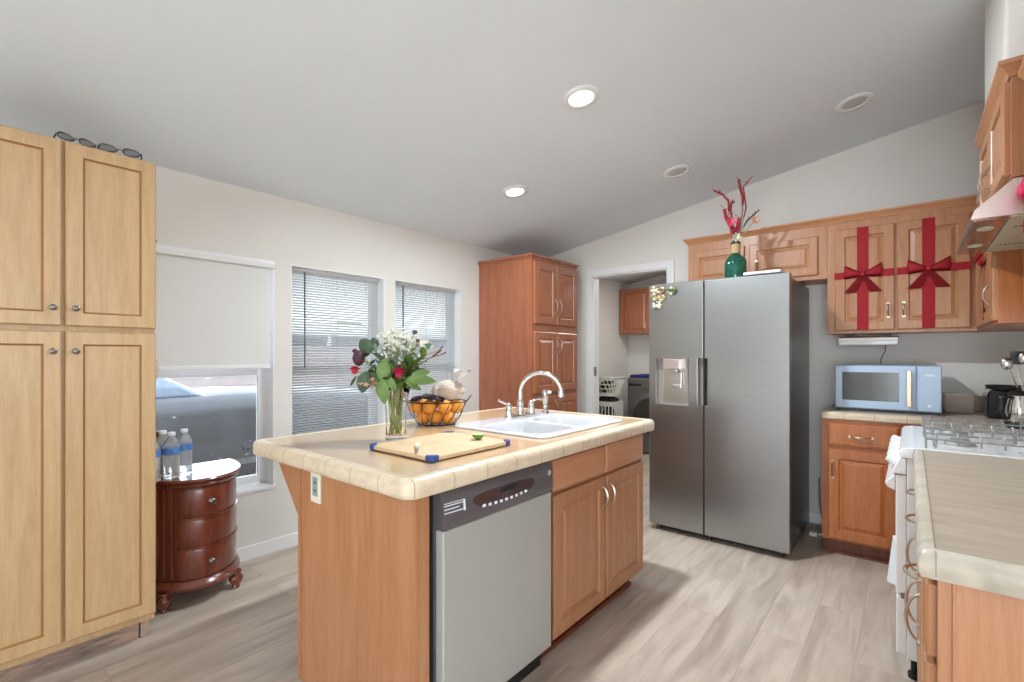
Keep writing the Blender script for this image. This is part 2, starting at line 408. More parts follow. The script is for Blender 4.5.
WIN = [(.70, 1.42, .43, 1.87), (1.53, 2.265, .43, 1.87), (2.364, 3.10, .43, 1.87)]
b = BM()
ys = [YF] + [v for w in WIN for v in w[:2]] + [YL]
for i in range(0, len(ys), 2): box(b, XW - .17, XW, ys[i], ys[i + 1], 0, 2.31)
for w in WIN:
    box(b, XW - .17, XW, w[0], w[1], 0, w[2]); box(b, XW - .17, XW, w[0], w[1], w[3], 2.31)
bmesh.ops.remove_doubles(b, verts=b.verts, dist=.0005)
struct('wall_left', b, M['wall'])

DX0, DX1, DZ = -2.475, -1.70, 2.06   # laundry doorway
def wall_slope(bm, x0, x1, y0, y1, z0):
    loft(bm, [[(x0, y0, z0), (x1, y0, z0), (x1, y0, cz(x1) + .02), (x0, y0, cz(x0) + .02)], [(x0, y1, z0), (x1, y1, z0), (x1, y1, cz(x1) + .02), (x0, y1, cz(x0) + .02)]])
b = BM(); wall_slope(b, XW, DX0, YB, YB + .11, 0); wall_slope(b, DX0, DX1, YB, YB + .11, DZ); wall_slope(b, DX1, XR + .1, YB, YB + .11, 0)
struct('wall_back', b, M['wall'])
b = BM(); wall_slope(b, XR, XR + .11, 1.12, YB + .11, 0); struct('wall_right', b, M['wall'])
b = BM(); wall_slope(b, XW, -.4, YL, YL + .1, 0); struct('wall_laundry', b, M['wall'])
b = BM(); wall_slope(b, -.9, -.8, YB + .11, YL, 0); struct('wall_laundry_side', b, M['wall'])
# far rooms: unseen walls, openings added and sized to admit light
b = BM()
for x0, x1 in ((XW - .17, -.3), (2.3, XE)): box(b, x0, x1, YF - .1, YF, 0, 3.1)
box(b, -.3, 2.3, YF - .1, YF, 2.05, 3.1)
struct('wall_front', b, M['wall'])
b = BM()
box(b, XE, XE + .1, YF, -1.3, 0, 2.6); box(b, XE, XE + .1, 1.7, YL, 0, 2.6); box(b, XE, XE + .1, -1.3, 1.7, 2.0, 2.6); box(b, XE, XE + .1, -1.3, 1.7, 0, .95)
struct('wall_east', b, M['wall'])

# windows
LAMP = None
for i, w in enumerate(WIN):
    y0, y1, z0, z1 = w
    root = bpy.data.objects.new('window_%d' % (i + 1), None); COL.objects.link(root); root['kind'] = 'structure'; root.location = (XW, (y0 + y1) / 2, z0)
    b = BM(); xf0, xf1 = XW - .155, XW - .10; fw = .03
    box(b, xf0, xf1, y0, y0 + fw, z0, z1); box(b, xf0, xf1, y1 - fw, y1, z0, z1)
    box(b, xf0, xf1, y0 + fw, y1 - fw, z0, z0 + fw); box(b, xf0, xf1, y0 + fw, y1 - fw, z1 - fw, z1)
    part(root, 'window_frame', b, M['vinyl'], bevel=.003)
    zm = 1.165
    b = BM()
    s0 = XW - .125; s1 = XW - .095                                    # lower sash
    box(b, s0, s1, y0 + fw, y0 + fw + .03, z0 + fw, zm + .025); box(b, s0, s1, y1 - fw - .03, y1 - fw, z0 + fw, zm + .025)
    box(b, s0, s1, y0 + fw + .03, y1 - fw - .03, z0 + fw, z0 + fw + .035); box(b, s0, s1 + .008, y0 + fw + .03, y1 - fw - .03, zm - .025, zm + .025)
    sash = part(root, 'lower_sash', b, M['vinyl'], bevel=.003)
    b = BM(); box(b, s0 + .012, s0 + .016, y0 + fw + .03, y1 - fw - .03, z0 + fw + .03, zm - .02); part(sash, 'pane', b, M['pane'])
    b = BM(); u0 = XW - .15; u1 = XW - .128
    box(b, u0, u1, y0 + fw, y0 + fw + .02, zm, z1 - fw); box(b, u0, u1, y1 - fw - .02, y1 - fw, zm, z1 - fw); box(b, u0, u1, y0 + fw, y1 - fw, zm - .02, zm + .02)
    sash = part(root, 'upper_sash', b, M['vinyl'], bevel=.002)
    b = BM(); box(b, u0 + .008, u0 + .012, y0 + fw + .02, y1 - fw - .02, zm + .02, z1 - fw); part(sash, 'pane', b, M['pane'])
    b = BM(); box(b, XW - .17, XW + .006, y0 - .006, y1 + .006, z0 - .02, z0 + .004); part(root, 'window_sill', b, M['vinyl'], bevel=.003)
    b = BM()                                                          # painted reveals
    box(b, XW - .10, XW + .002, y1 - .006, y1 + .0, z0, z1); box(b, XW - .10, XW + .002, y0, y0 + .006, z0, z1); box(b, XW - .10, XW + .002, y0 + .006, y1 - .006, z1 - .006, z1)
    part(root, 'reveal', b, M['vinyl'])

# roller shade on the first window
y0, y1, z0, z1 = WIN[0]
t = thing('roller_shade', 'grey-white roller shade pulled halfway down the window beside the pale pantry', 'window shade', (XW + .01, (y0 + y1) / 2, z1))
b = BM(); lathe_pts = [(XW + .001, z1 + .005), (XW + .03, z1 + .0), (XW + .036, z1 - .02), (XW + .03, z1 - .045), (XW + .001, z1 - .05)]
prism(b, lathe_pts, 'y', y0 - .03, y1 - .005); part(t, 'cassette', b, M['vinyl'], bevel=.003)
b = BM(); box(b, XW + .003, XW + .005, y0 + .005, y1 - .03, 1.205, z1 - .02); part(t, 'shade_cloth', b, M['shade'])
b = BM(); box(b, XW + .001, XW + .012, y0 + .005, y1 - .028, 1.185, 1.208); part(t, 'bottom_bar', b, M['vinyl'], bevel=.003)

# mini blinds on the other two
def mini_blind(w, label):
    y0, y1, z0, z1 = w; y0 += .012; y1 -= .012
    t = thing('mini_blind', label, 'window blind', (XW - .07, (y0 + y1) / 2, z1))
    b = BM(); box(b, XW - .083, XW - .056, y0, y1, z1 - .03, z1 - .004); part(t, 'head_rail', b, M['slat'], bevel=.002)
    b = BM(); z = z1 - .045
    while z > z0 + .03:
        hw = .0122; tl = .0035
        a = radians(36)
        vs = []
        for k in (-1, 0, 1):
            dx = k * hw * cos(a); dz = k * hw * sin(a) + (0 if k else .0018)
            vs.append((XW - .070 + dx, z + dz))
        r0 = [bmv for bmv in [(p[0], y0, p[1]) for p in vs]]; r1 = [(p[0], y1, p[1]) for p in vs]
        A = [b.verts.new(p) for p in r0]; B = [b.verts.new(p) for p in r1]
        for k in (0, 1): b.faces.new((A[k], A[k + 1], B[k + 1], B[k]))
        z -= .0182
    part(t, 'slats', b, M['slat'])
    b = BM(); box(b, XW - .081, XW - .059, y0, y1, z0 + .008, z0 + .022); part(t, 'bottom_rail', b, M['slat'], bevel=.002)
    b = BM()
    for yy in (y0 + .12, (y0 + y1) / 2, y1 - .12): tube(b, [(XW - .0555, yy, z1 - .02), (XW - .0555, yy, z0 + .02)], .0009, 5)
    part(t, 'ladder_cord', b, M['cord'])
    b = BM(); tube(b, [(XW - .045, y0 + .105, z1 - .03), (XW - .043, y0 + .105, 1.18)], .0045, 8); part(t, 'tilt_wand', b, M['wand'])
mini_blind(WIN[1], 'white mini blind with dark wand in the middle window left of the bouquet')
mini_blind(WIN[2], 'white mini blind in the window nearest the tall corner cabinet')

# baseboards and casing
def baseb(name, x0, x1, y0, y1):
    b = BM(); box(b, x0, x1, y0, y1, 0, .085); struct(name, b, M['trim'], bevel=.003)
baseb('baseboard_left', XW, XW + .014, .66, 3.39)
baseb('baseboard_back', DX1 + .06, -.45, YB - .014, YB)
b = BM(); cw = .065
for y0c, y1c in ((YB - .016, YB), (YB + .11, YB + .126)):
    box(b, DX0 - cw, DX0, y0c, y1c, 0, DZ + cw); box(b, DX1, DX1 + cw, y0c, y1c, 0, DZ + cw); box(b, DX0, DX1, y0c, y1c, DZ, DZ + cw)
box(b, DX0, DX0 + .012, YB, YB + .11, 0, DZ); box(b, DX1 - .012, DX1, YB, YB + .11, 0, DZ); box(b, DX0, DX1, YB, YB + .11, DZ - .012, DZ)
tr = struct('trim_1', b, M['trim'], bevel=.003)
b = BM(); tube(b, [(DX0 + .014, YB + .02, 1.06), (DX0 + .014, YB + .02, 1.15)], .006, 8); box(b, DX0 + .011, DX0 + .014, YB + .005, YB + .05, 1.06, 1.15)
o = mesh_obj('hinge', b, M['dark_nickel']); o.parent = tr
# duct chase above the range cabinet
b = BM(); wall_slope(b, .262, XR, 2.50, 3.10, 2.262); struct('wall_chase', b, M['wall'], bevel=.012)

# recessed lights
sl = math.atan(CA)
def can_light(x, y, lit, label, extra=False):
    t = thing('recessed_light', label, 'ceiling light', (x, y, cz(x) - .001), 0, 'recessed ceiling lights'); t.rotation_euler = (0, -sl, 0)
    b = BM(); lathe(b, [(.095, .0), (.096, -.006), (.088, -.011), (.066, -.010), (.06, -.004), (.058, .0)], 40, caps=False); part(t, 'trim_ring', b, M['white'], world=False, smooth=True)
    b = BM(); lathe(b, [(.064, -.0065), (.045, -.010), (.0005, -.011)], 32, caps=False); part(t, 'lens', b, M['lampon'] if lit else M['lampoff'], world=False, smooth=True)
    if lit:
        l = bpy.data.lights.new('lamp_glow', 'AREA'); l.shape = 'DISK'; l.size = .12; l.energy = lit; l.color = (.86, .94, 1.0); l.spread = radians(178)
        o = bpy.data.objects.new('lamp_glow', l); o.location = (x, y, cz(x) - .018); o.rotation_euler = (0, -sl, 0); COL.objects.link(o)
    return t
can_light(-1.317, 2.153, 48, 'larger lit recessed light in the ceiling above the sink')
can_light(-2.211, 2.707, 8, 'lit recessed light in the ceiling, the lower one towards the window wall')
can_light(-1.31, 3.467, False, 'unlit recessed light in the ceiling above the steel fridge')
can_light(-.261, 3.524, False, 'unlit recessed light in the ceiling above the cabinets with red ribbons')

# ------------------------------------------------------------------ pantry (pale maple, left)
t = thing('pantry_cabinet', 'tall pale maple pantry cabinet with round knobs at the left edge', 'cabinet', (-2.87, .34, 0))
PX = -2.595
b = BM(); box(b, XW + .004, PX, .03, .64, .10, 2.122); part(t, 'carcass', b, M['pale'], bevel=.002)
F = FM('+x', PX)
for (a0, a1, kn) in ((.032, .333, .305), (.343, .640, .372)):
    for (z0, z1, kz) in ((1.385, 2.118, 1.455), (.132, 1.365, 1.285)):
        b = BM(); s = .052; T = .022
        prof = [(0, 0), (0, T - .006), (.005, T), (s, T)]
        loft(b, [rectring(F, a0, a1, z0, z1, i, n) for i, n in prof] , caps=False)
        b.faces.new([b.verts.new(p) for p in rectring(F, a0, a1, z0, z1, s + .008, T - .006)])
        d = part(t, 'door', b, M['pale'], bevel=0)
        b = BM(); loft(b, [rectring(F, a0, a1, z0, z1, i, n) for i, n in ((s, T), (s + .003, T - .005), (s + .006, T - .006), (s + .008, T - .006))], caps=False)
        part(d, 'molding', b, M['pale_g'], label='darker glazed molding line round the door panel')
        b = BM(); knob(b, F, kn, kz, T, .0125); part(d, 'knob', b, M['dark_nickel'], smooth=True)
b = BM(); box(b, XW + .01, -2.675, .03, .60, 0, .10); box(b, XW + .01, -2.66, .604, .632, 0, .10); part(t, 'toe_kick', b, M['rough_board'], label='rough greyish board closing the toe space')
b = BM(); box(b, XW + .01, -2.668, .6, .604, .0, .1); part(t, 'gap', b, M['black'])

# glasses lying on the pantry
def glasses(loc, rz, label, s=1.0):
    t = thing('eyeglasses', label, 'eyeglasses', loc, rz, 'glasses on top of the pantry'); t.rotation_euler = (radians(-35), 0, rz)
    b = BM()
    for k in (-1, 1):
        pts = [(k * .034 * s + .027 * s * cos(a), -.002 + .004 * sin(2 * a), .0225 * s + .019 * s * sin(a)) for a in [2 * pi * i / 20 for i in range(21)]]
        tube(b, pts, .0022, 6)
    tube(b, [(-.008 * s, 0, .026 * s), (0, -.002, .03 * s), (.008 * s, 0, .026 * s)], .002, 6)
    part(t, 'rim', b, M['black'], world=False, smooth=True)
    for k in (-1, 1):
        b = BM(); lathe(b, [(.026 * s, 0), (.02 * s, .002), (.0005, .003)], 20, caps=False)
        bmesh.ops.rotate(b, verts=b.verts, cent=(0, 0, 0), matrix=Matrix.Rotation(radians(90), 3, 'X')); bmesh.ops.translate(b, verts=b.verts, vec=(k * .034 * s, 0, .0225 * s))
        bmesh.ops.scale(b, verts=b.verts, vec=(1, 1, 1)); part(t, 'lens', b, M['tint'], world=False, smooth=True)
        b = BM(); tube(b, [(k * .062 * s, 0, .03 * s), (k * .064 * s, .02, .031 * s), (k * .05 * s, .09 * s, .018 * s), (k * .045 * s, .12 * s, .004)], .0025, 6); part(t, 'temple', b, M['black'], world=False, smooth=True)
    return t
glasses((-2.6, .385, 2.124), radians(100), 'dark framed glasses on the pantry top near the gap between its doors', 1.0)
glasses((-2.6, .52, 2.124), radians(80), 'wider dark framed glasses on the pantry top, nearer its right corner', 1.15)
# hook and bag on the pantry side
t = thing('plastic_bag', 'crumpled clear plastic bag hanging on the side of the pale pantry', 'plastic bag', (-2.74, .668, 1.28))
b = BM(); sphere(b, (-2.74, .667, 1.20), .03, .9, .75, 2.0, 3)
for v in b.verts: v.co += Vector((random.uniform(-.004, .004), random.uniform(-.003, .004), random.uniform(-.006, .006)))
part(t, 'bag', b, M['film'])
b = BM(); tube(b, [(-2.74, .665, 1.255), (-2.74, .655, 1.30), (-2.74, .643, 1.33), (-2.74, .6415, 1.335)], .0025, 6); part(t, 'handle', b, M['film'])
b = BM(); box(b, -2.70, -2.68, .6405, .6455, 1.78, 1.83); tube(b, [(-2.69, .645, 1.79), (-2.69, .662, 1.785), (-2.69, .668, 1.80)], .005, 8)
single('wall_hook', b, M['black'], 'small black hook high on the side of the pale pantry', 'hook')

# ------------------------------------------------------------------ demilune chest
t = thing('bow_front_chest', 'dark mahogany half-round chest with three drawers under the shaded window', 'chest', (-3.10, .902, 0))
cx0 = -3.14
cyc = .902; RY = .235; RX = .40
def half(rx, ry, n=28): return [(cx0, cyc - ry)] + [(cx0 + rx * max(0, cos(a)) ** .8 if abs(cos(a)) > 1e-6 else cx0, cyc + ry * sin(a)) for a in [-pi / 2 + pi * i / n for i in range(n + 1)]] + [(cx0, cyc + ry)]
def hp(bm, rx, ry, z0, z1, n=28):
    pts = half(rx, ry, n); loft(bm, [[(p[0], p[1], z0) for p in pts], [(p[0], p[1], z1) for p in pts]])
b = BM(); hp(b, RX - .03, RY - .02, .12, .61); part(t, 'body', b, M['mahog'], smooth=True)
b = BM()
prof = [(RX - .012, RY - .008, .605), (RX - .004, RY, .612), (RX + .0, RY + .004, .62), (RX - .006, RY, .628), (RX + .008, RY + .012, .634), (RX + .012, RY + .014, .642), (RX + .008, RY + .012, .648)]
loft(b, [[(p[0], p[1], z) for p in half(rx, ry)] for rx, ry, z in prof]); part(t, 'rim_molding', b, M['mahog'], smooth=True)
b = BM(); hp(b, RX + .006, RY + .01, .648, .651); part(t, 'top', b, M['mahog_top'], label='polished top reflecting the window', smooth=True)
b = BM()
prof = [(RX - .01, RY - .005, .095), (RX + .005, RY + .008, .10), (RX + .008, RY + .01, .115), (RX - .002, RY + .002, .13), (RX - .014, RY - .01, .14)]
loft(b, [[(p[0], p[1], z) for p in half(rx, ry)] for rx, ry, z in prof]); part(t, 'base_molding', b, M['mahog'], smooth=True)
def on_curve(a, off): return Vector((cx0 + (RX - .03 + off) * max(0, cos(a)) ** .8, cyc + (RY - .02 + off) * sin(a), 0))
A0, A1 = radians(-30), radians(66)
for i, (z0, z1) in enumerate(((.455, .595), (.305, .44), (.148, .29))):
    b = BM(); n = 18; rings = []
    for k in range(n + 1):
        a = A0 + (A1 - A0) * k / n; p = on_curve(a, 0.001); q = on_curve(a, .010); q2 = on_curve(a, .013)
        rings.append([(p.x, p.y, z0), (q.x, q.y, z0), (q2.x, q2.y, z0 + .008), (q2.x, q2.y, z1 - .008), (q.x, q.y, z1), (p.x, p.y, z1)])
    loft(b, rings); d = part(t, 'drawer', b, M['mahog'], smooth=True)
    a = radians(5); q = on_curve(a, .013); nn = (on_curve(a, .05) - on_curve(a, 0)).normalized()
    if i == 1:
        b = BM(); tube(b, [Vector((q.x, q.y, .372)) + nn * s for s in (0, .003)], [.004, .003], 10); part(d, 'screw', b, M['nickel'], label='bare screw where the knob is missing')
    else:
        zc = (z0 + z1) / 2; b = BM(); tube(b, [Vector((q.x, q.y, zc)) + nn * s for s in (0, .003, .006, .014, .02, .024)], [.016, .015, .006, .007, .014, .009], 16); part(d, 'knob', b, M['dark_nickel'], smooth=True)
b = BM()
for z in (.448, .298):
    n = 24; rings = []
    for k in range(n + 1):
        a = A0 - .03 + (A1 - A0 + .06) * k / n; p = on_curve(a, .0); q = on_curve(a, .018)
        rings.append([(p.x, p.y, z - .008), (q.x, q.y, z - .005), (q.x, q.y, z + .005), (p.x, p.y, z + .008)])
    loft(b, rings)
part(t, 'rail', b, M['mahog'], smooth=True)
for (aa, ab) in ((-64, -38), (72, 86)):
    b = BM()
    for k in range(4 if aa < 0 else 2):
        a = radians(aa + (ab - aa) * k / 3.0); p = on_curve(a, .002); tube(b, [(p.x, p.y, .15), (p.x, p.y, .60)], .007, 8)
    part(t, 'fluting', b, M['mahog'], smooth=True)
for (px, py) in ((cx0 + .30, cyc - .165), (cx0 + .30, cyc + .165), (cx0 + .03, cyc - .20), (cx0 + .03, cyc + .20)):
    b = BM(); lathe(b, [(.026, .098), (.03, .088), (.022, .08), (.034, .066), (.036, .05), (.026, .03), (.018, .016), (.02, .008), (.016, 0)], 20, (px, py, 0)); part(t, 'leg', b, M['mahog'], smooth=True)

# water bottles
def water_bottle(loc, label, rz=0):
    t = thing('water_bottle', label, 'bottle', loc, rz, 'water bottles on the half-round chest'); t.scale = (1.18, 1.18, 1.15)
    b = BM(); pr = [(.024, 0), (.031, .004), (.031, .012)]
    for k in range(6): z = .018 + k * .014; pr += [(.029, z), (.031, z + .007)]
    pr += [(.031, .105), (.031, .135), (.028, .15), (.018, .172), (.0125, .18), (.0125, .188)]
    lathe(b, pr, 20); part(t, 'body', b, M['bottle'], world=False, smooth=True)
    b = BM(); lathe(b, [(.0314, .106), (.0316, .134)], 20, caps=False); part(t, 'label_band', b, M['label'], world=False, smooth=True)
    b = BM(); lathe(b, [(.014, .186), (.0145, .188), (.0145, .199), (.012, .201)], 16); part(t, 'cap', b, M['whitelabel'], world=False, smooth=True)
    return t
wb = water_bottle((-2.86, .775, .652), 'foremost clear water bottle with blue band on the chest')
dup(wb, (-2.93, .85, .652), 'clear water bottle standing furthest from the pantry on the chest', .6)
dup(wb, (-2.85, .69, .652), 'clear water bottle half hidden by the pantry edge', 1.2)
dup(wb, (-2.945, .76, .652), 'clear water bottle behind the foremost one on the chest', 2.0)
b = BM(); lathe(b, [(.045, 0), (.05, .01), (.05, .15), (.045, .18), (.03, .19)], 20, (0, 0, 0)); lathe(b, [(.02, .19), (.02, .215)], 14)
single('canister', b, [plain('olive_canister', srgb(120, 112, 84), .5)], 'olive coloured canister behind the water bottles', 'canister', (-3.06, .78, .652), smooth=True)

# ------------------------------------------------------------------ island
IX0, IX1, IY0, IY1 = -1.852, -1.147, .93, 2.50
CT0 = .852
t = thing('kitchen_island', 'honey maple kitchen island cabinet with end panel, doors and a corbel', 'kitchen island', ((IX0 + IX1) / 2, 1.7, 0))
b = BM()
box(b, IX0, IX1 + .0, IY0, .945, 0, CT0)                                # end panel
box(b, IX0, -1.78, .945, IY1, 0, CT0)                                   # back
box(b, IX0 + .02, IX1, IY1 - .02, IY1, .09, CT0)                        # far end
box(b, -1.76, IX1, 1.612, 1.63, .09, CT0); box(b, -1.78, -1.2, 1.63, IY1 - .02, .09, .11)
part(t, 'carcass', b, M['maple'], bevel=.0015)
b = BM(); box(b, IX0 - .004, IX0 + .012, IY0 - .006, IY0, 0, CT0 - .002); part(t, 'corner_strip', b, M['maple'])
b = BM(); F = FM('+x', IX1)
box(b, IX1 - .018, IX1, .945, .985, 0, CT0); part(t, 'end_stile', b, M['maple'])
b = BM()
box(b, IX1 - .018, IX1, 1.608, 1.637, .09, CT0); box(b, IX1 - .018, IX1, 2.052, 2.088, .09, CT0); box(b, IX1 - .018, IX1, 2.478, IY1, .09, CT0)
for z0, z1 in ((.838, CT0), (.683, .70), (.09, .112)): box(b, IX1 - .018, IX1 - .0003, 1.637, 2.478, z0, z1)
part(t, 'face_frame', b, M['maple'], bevel=0)
b = BM(); box(b, -1.22, -1.205, 1.63, IY1 - .03, 0, .09); box(b, -1.205, -1.19, 1.63, IY1 - .03, 0, .02); part(t, 'toe_kick', b, M['kick'])
for a0, a1, hy in ((1.632, 2.064, 2.035), (2.078, 2.490, 2.107)):
    b = BM(); slab_front(b, F, a0, a1, .705, .836, .021); part(t, 'drawer_front', b, M['maple_h'])
    b = BM(); raised_door(b, F, a0, a1, .10, .690, .021); d = part(t, 'door', b, M['maple'])
    b = BM(); arch_pull(b, F, hy, .60, .021, .048); part(d, 'handle', b, M['nickel'], smooth=True)
b = BM(); prism(b, [(IX0, CT0 - .001), (-2.09, CT0 - .001), (-2.09, .84), (IX0, .575)], 'y', .945, .965); part(t, 'corbel', b, M['maple'])
b = BM(); prism(b, [(IX0, CT0 - .001), (-2.075, CT0 - .001), (-2.075, .835), (IX0, .575)], 'y', 2.35, 2.37); part(t, 'corbel', b, M['maple'])
b = BM(); F = FM('-y', IY0); box(b, -1.835 + .08, -1.835 + .148, IY0 - .008, IY0, .716, .838); d = part(t, 'outlet_plate', b, M['outlet'], bevel=.002)
b = BM(); box(b, -1.738, -1.704, IY0 - .0095, IY0 - .0078, .742, .812); part(d, 'outlet_insert', b, M['outslot'])
for z in (.762, .792):
    b = BM(); box(b, -1.729, -1.725, IY0 - .0105, IY0 - .009, z - .005, z + .005); box(b, -1.717, -1.713, IY0 - .0105, IY0 - .009, z - .005, z + .005); part(d, 'slot', b, M['black'])

# countertop with bullnose tile edge and sink cut-out
def rrect(x0, x1, y0, y1, r, inset, n=6):
    x0 += inset; x1 -= inset; y0 += inset; y1 -= inset; r = max(r - inset, .002); out = []
    for cx, cy, a in ((x1 - r, y0 + r, -90), (x1 - r, y1 - r, 0), (x0 + r, y1 - r, 90), (x0 + r, y0 + r, 180)):
        for k in range(n + 1): aa = radians(a + 90 * k / n); out.append((cx + r * cos(aa), cy + r * sin(aa)))
    return out
def slab_with_hole(bm, outer, hole, z0, z1):
    for z in (z0, z1):
        es = []
        for loop in (outer, hole):
            if not loop: continue
            vs = [bm.verts.new((p[0], p[1], z)) for p in loop]
            es += [bm.edges.new((vs[i], vs[(i + 1) % len(vs)])) for i in range(len(vs))]
        bmesh.ops.triangle_fill(bm, use_beauty=True, use_dissolve=False, edges=es)
    for loop in (outer, hole):
        if loop: loft(bm, [[(p[0], p[1], z0) for p in loop], [(p[0], p[1], z1) for p in loop]], caps=False)
    bmesh.ops.remove_doubles(bm, verts=bm.verts, dist=.00005)
CX0, CX1, CY0, CY1 = -2.15, -1.088, .858, 2.585
t = thing('island_countertop', 'tan island countertop with a beige tiled bullnose edge', 'countertop', ((CX0 + CX1) / 2, 1.7, CT0))
b = BM(); hole = [(-1.735, 1.685), (-1.225, 1.685), (-1.225, 2.385), (-1.735, 2.385)]
slab_with_hole(b, rrect(CX0, CX1, CY0, CY1, .05, .042), hole, CT0 + .001, .911); part(t, 'worktop', b, M['ctop'])
b = BM(); eprof = [(.048, CT0 + .002), (.006, CT0 + .002), (.002, CT0 + .006), (0, CT0 + .016), (0, .893), (.003, .902), (.009, .909), (.018, .9125), (.040, .9125), (.0425, .911), (.0425, CT0 + .01)]
loft(b, [[(p[0], p[1], z) for p in rrect(CX0, CX1, CY0, CY1, .05, i)] for i, z in eprof], caps=False); part(t, 'tile_edge', b, M['cedge'], smooth=True)

# sink
t = thing('kitchen_sink', 'white enamel double bowl sink set into the island', 'sink', (-1.48, 2.03, .913))
b = BM()
SX0, SX1, SY0, SY1 = -1.77, -1.195, 1.655, 2.415
bowls = [(-1.615, -1.245, 1.70, 2.02), (-1.615, -1.245, 2.055, 2.37)]
es = []
for loop in [rrect(SX0, SX1, SY0, SY1, .05, .012)] + [rrect(*q, .05, 0) for q in bowls]:
    vs = [b.verts.new((p[0], p[1], .924)) for p in loop]; es += [b.edges.new((vs[i], vs[(i + 1) % len(vs)])) for i in range(len(vs))]
bmesh.ops.triangle_fill(b, use_beauty=True, edges=es)
loft(b, [[(p[0], p[1], z) for p in rrect(SX0, SX1, SY0, SY1, .05, i)] for i, z in ((.012, .924), (.004, .922), (0, .917), (0, .9125))], caps=False)
part(t, 'rim', b, M['sink'], smooth=True)
for q in bowls:
    b = BM(); n = 7
    loft(b, [[(p[0], p[1], z) for p in rrect(*q, .05, i)] for i, z in ((0, .924), (.006, .92), (.012, .90), (.02, .78), (.035, .755), (.07, .747))], caps=False)
    loop = rrect(*q, .05, .07); vs = [b.verts.new((p[0], p[1], .747)) for p in loop]; b.faces.new(vs)
    bmesh.ops.remove_doubles(b, verts=b.verts, dist=.0005)
    bw = part(t, 'bowl', b, M['sink'], smooth=True)
    b = BM(); lathe(b, [(.04, .748), (.038, .751), (.02, .7485), (.0005, .7482)], 20, ((q[0] + q[1]) / 2, (q[2] + q[3]) / 2, 0), caps=False); part(bw, 'drain', b, M['chrome'], smooth=True)

# faucet
fx, fy = -1.685, 2.11; fz = .9245
t = thing('kitchen_faucet', 'polished nickel gooseneck faucet with two lever handles on the sink deck', 'faucet', (fx, fy, fz))
b = BM(); loft(b, [[(p[0], p[1], z) for p in rrect(fx - .028, fx + .028, fy - .13, fy + .13, .027, i)] for i, z in ((0, fz), (0, fz + .008), (.008, fz + .016))]); part(t, 'base', b, M['chrome'], smooth=True)
b = BM(); lathe(b, [(.027, .014), (.024, .03), (.017, .06), (.02, .07), (.017, .085), (.0125, .10)], 20, (fx, fy, fz)); part(t, 'collar', b, M['chrome'], smooth=True)
b = BM(); dirv = Vector((.93, .36, 0)); pts = [Vector((fx, fy, fz + .09)), Vector((fx, fy, fz + .13))]
Rg = .118
for k in range(15):
    a = pi - pi * .93 * k / 14; pts.append(Vector((fx, fy, fz + .135)) + dirv * (Rg + Rg * cos(a)) + Vector((0, 0, Rg * sin(a) * .95)))
pts.append(pts[-1] + Vector((0, 0, -.02))); tube(b, pts, [.0125] * 2 + [.0115] * 14 + [.0115, .0125], 14)
tube(b, [pts[-1] + Vector((0, 0, .012)), pts[-1] + Vector((0, 0, -.022))], [.0145, .0165], 14)
part(t, 'spout', b, M['chrome'], smooth=True)
for s in (-1, 1):
    hy = fy + s * .10
    b = BM(); lathe(b, [(.022, .012), (.021, .03), (.016, .055), (.018, .062), (.014, .075), (.006, .083)], 18, (fx, hy, fz)); part(t, 'valve', b, M['chrome'], smooth=True)
    b = BM(); d = Vector((-.12, s * .99, 0)) if s < 0 else Vector((.25, .95, 0))
    p = Vector((fx, hy, fz + .07)); tube(b, [p, p + d * .02 + Vector((0, 0, .012)), p + d * .05 + Vector((0, 0, .022)), p + d * .075 + Vector((0, 0, .018 if s > 0 else .034))], [.007, .006, .0065, .01 if s > 0 else .007], 10); part(t, 'lever', b, M['chrome'], smooth=True)
b = BM(); lathe(b, [(.024, 0), (.022, .012), (.015, .02), (.013, .05), (.017, .075), (.02, .09), (.018, .11), (.02, .125), (.012, .14)], 18)
tube(b, [(0, 0, .118), (.02, .01, .128), (.034, .016, .122)], [.01, .012, .009], 10)
single('side_sprayer', b, M['chrome'], 'polished nickel side sprayer standing beside the gooseneck faucet', 'sprayer', (-1.675, 2.335, fz), smooth=True)

# dishwasher
t = thing('dishwasher', 'steel fronted dishwasher built into the island', 'dishwasher', (-1.4, 1.30, 0))
DY0, DY1 = 1.008, 1.596
b = BM(); box(b, -1.74, -1.15, DY0, DY1, .1, .84); part(t, 'tub', b, M['dgrey'])
b = BM(); box(b, -1.15, -1.112, DY0 + .004, DY1 - .002, .10, .722); part(t, 'door', b, M['dwdoor'], bevel=.006, segs=3)
b = BM(); rings = []
for k in range(13):
    s = k / 12; y = DY0 + .002 + (DY1 - DY0 - .003) * s; bow = .012 * (1 - (2 * s - 1) ** 2)
    rings.append([(-1.15, y, .727), (-1.114 + bow * .7, y, .727), (-1.108 + bow, y, .75), (-1.114 + bow, y, .82), (-1.126 + bow * .6, y, .843 - .0), (-1.15, y, .843)])
loft(b, rings); cp = part(t, 'control_panel', b, M['dwpanel'], smooth=True)
def dwx(y): s = (y - DY0) / (DY1 - DY0); return -1.108 + .012 * (1 - (2 * s - 1) ** 2)
def curved_patch(bm, y0, y1, zlo, zhi, off, n=16):
    rings = []
    for k in range(n + 1):
        y = y0 + (y1 - y0) * k / n; s = k / n; x = dwx(y)
        a, c = zlo(s), zhi(s); xa = x - .006 * max(0, (a - .75) / .07) + off; xc = x - .006 * max(0, (c - .75) / .07) + off
        rings.append([(xa, y, a), (xc, y, c), (xc - .004, y, c), (xa - .004, y, a)])
    loft(bm, rings)
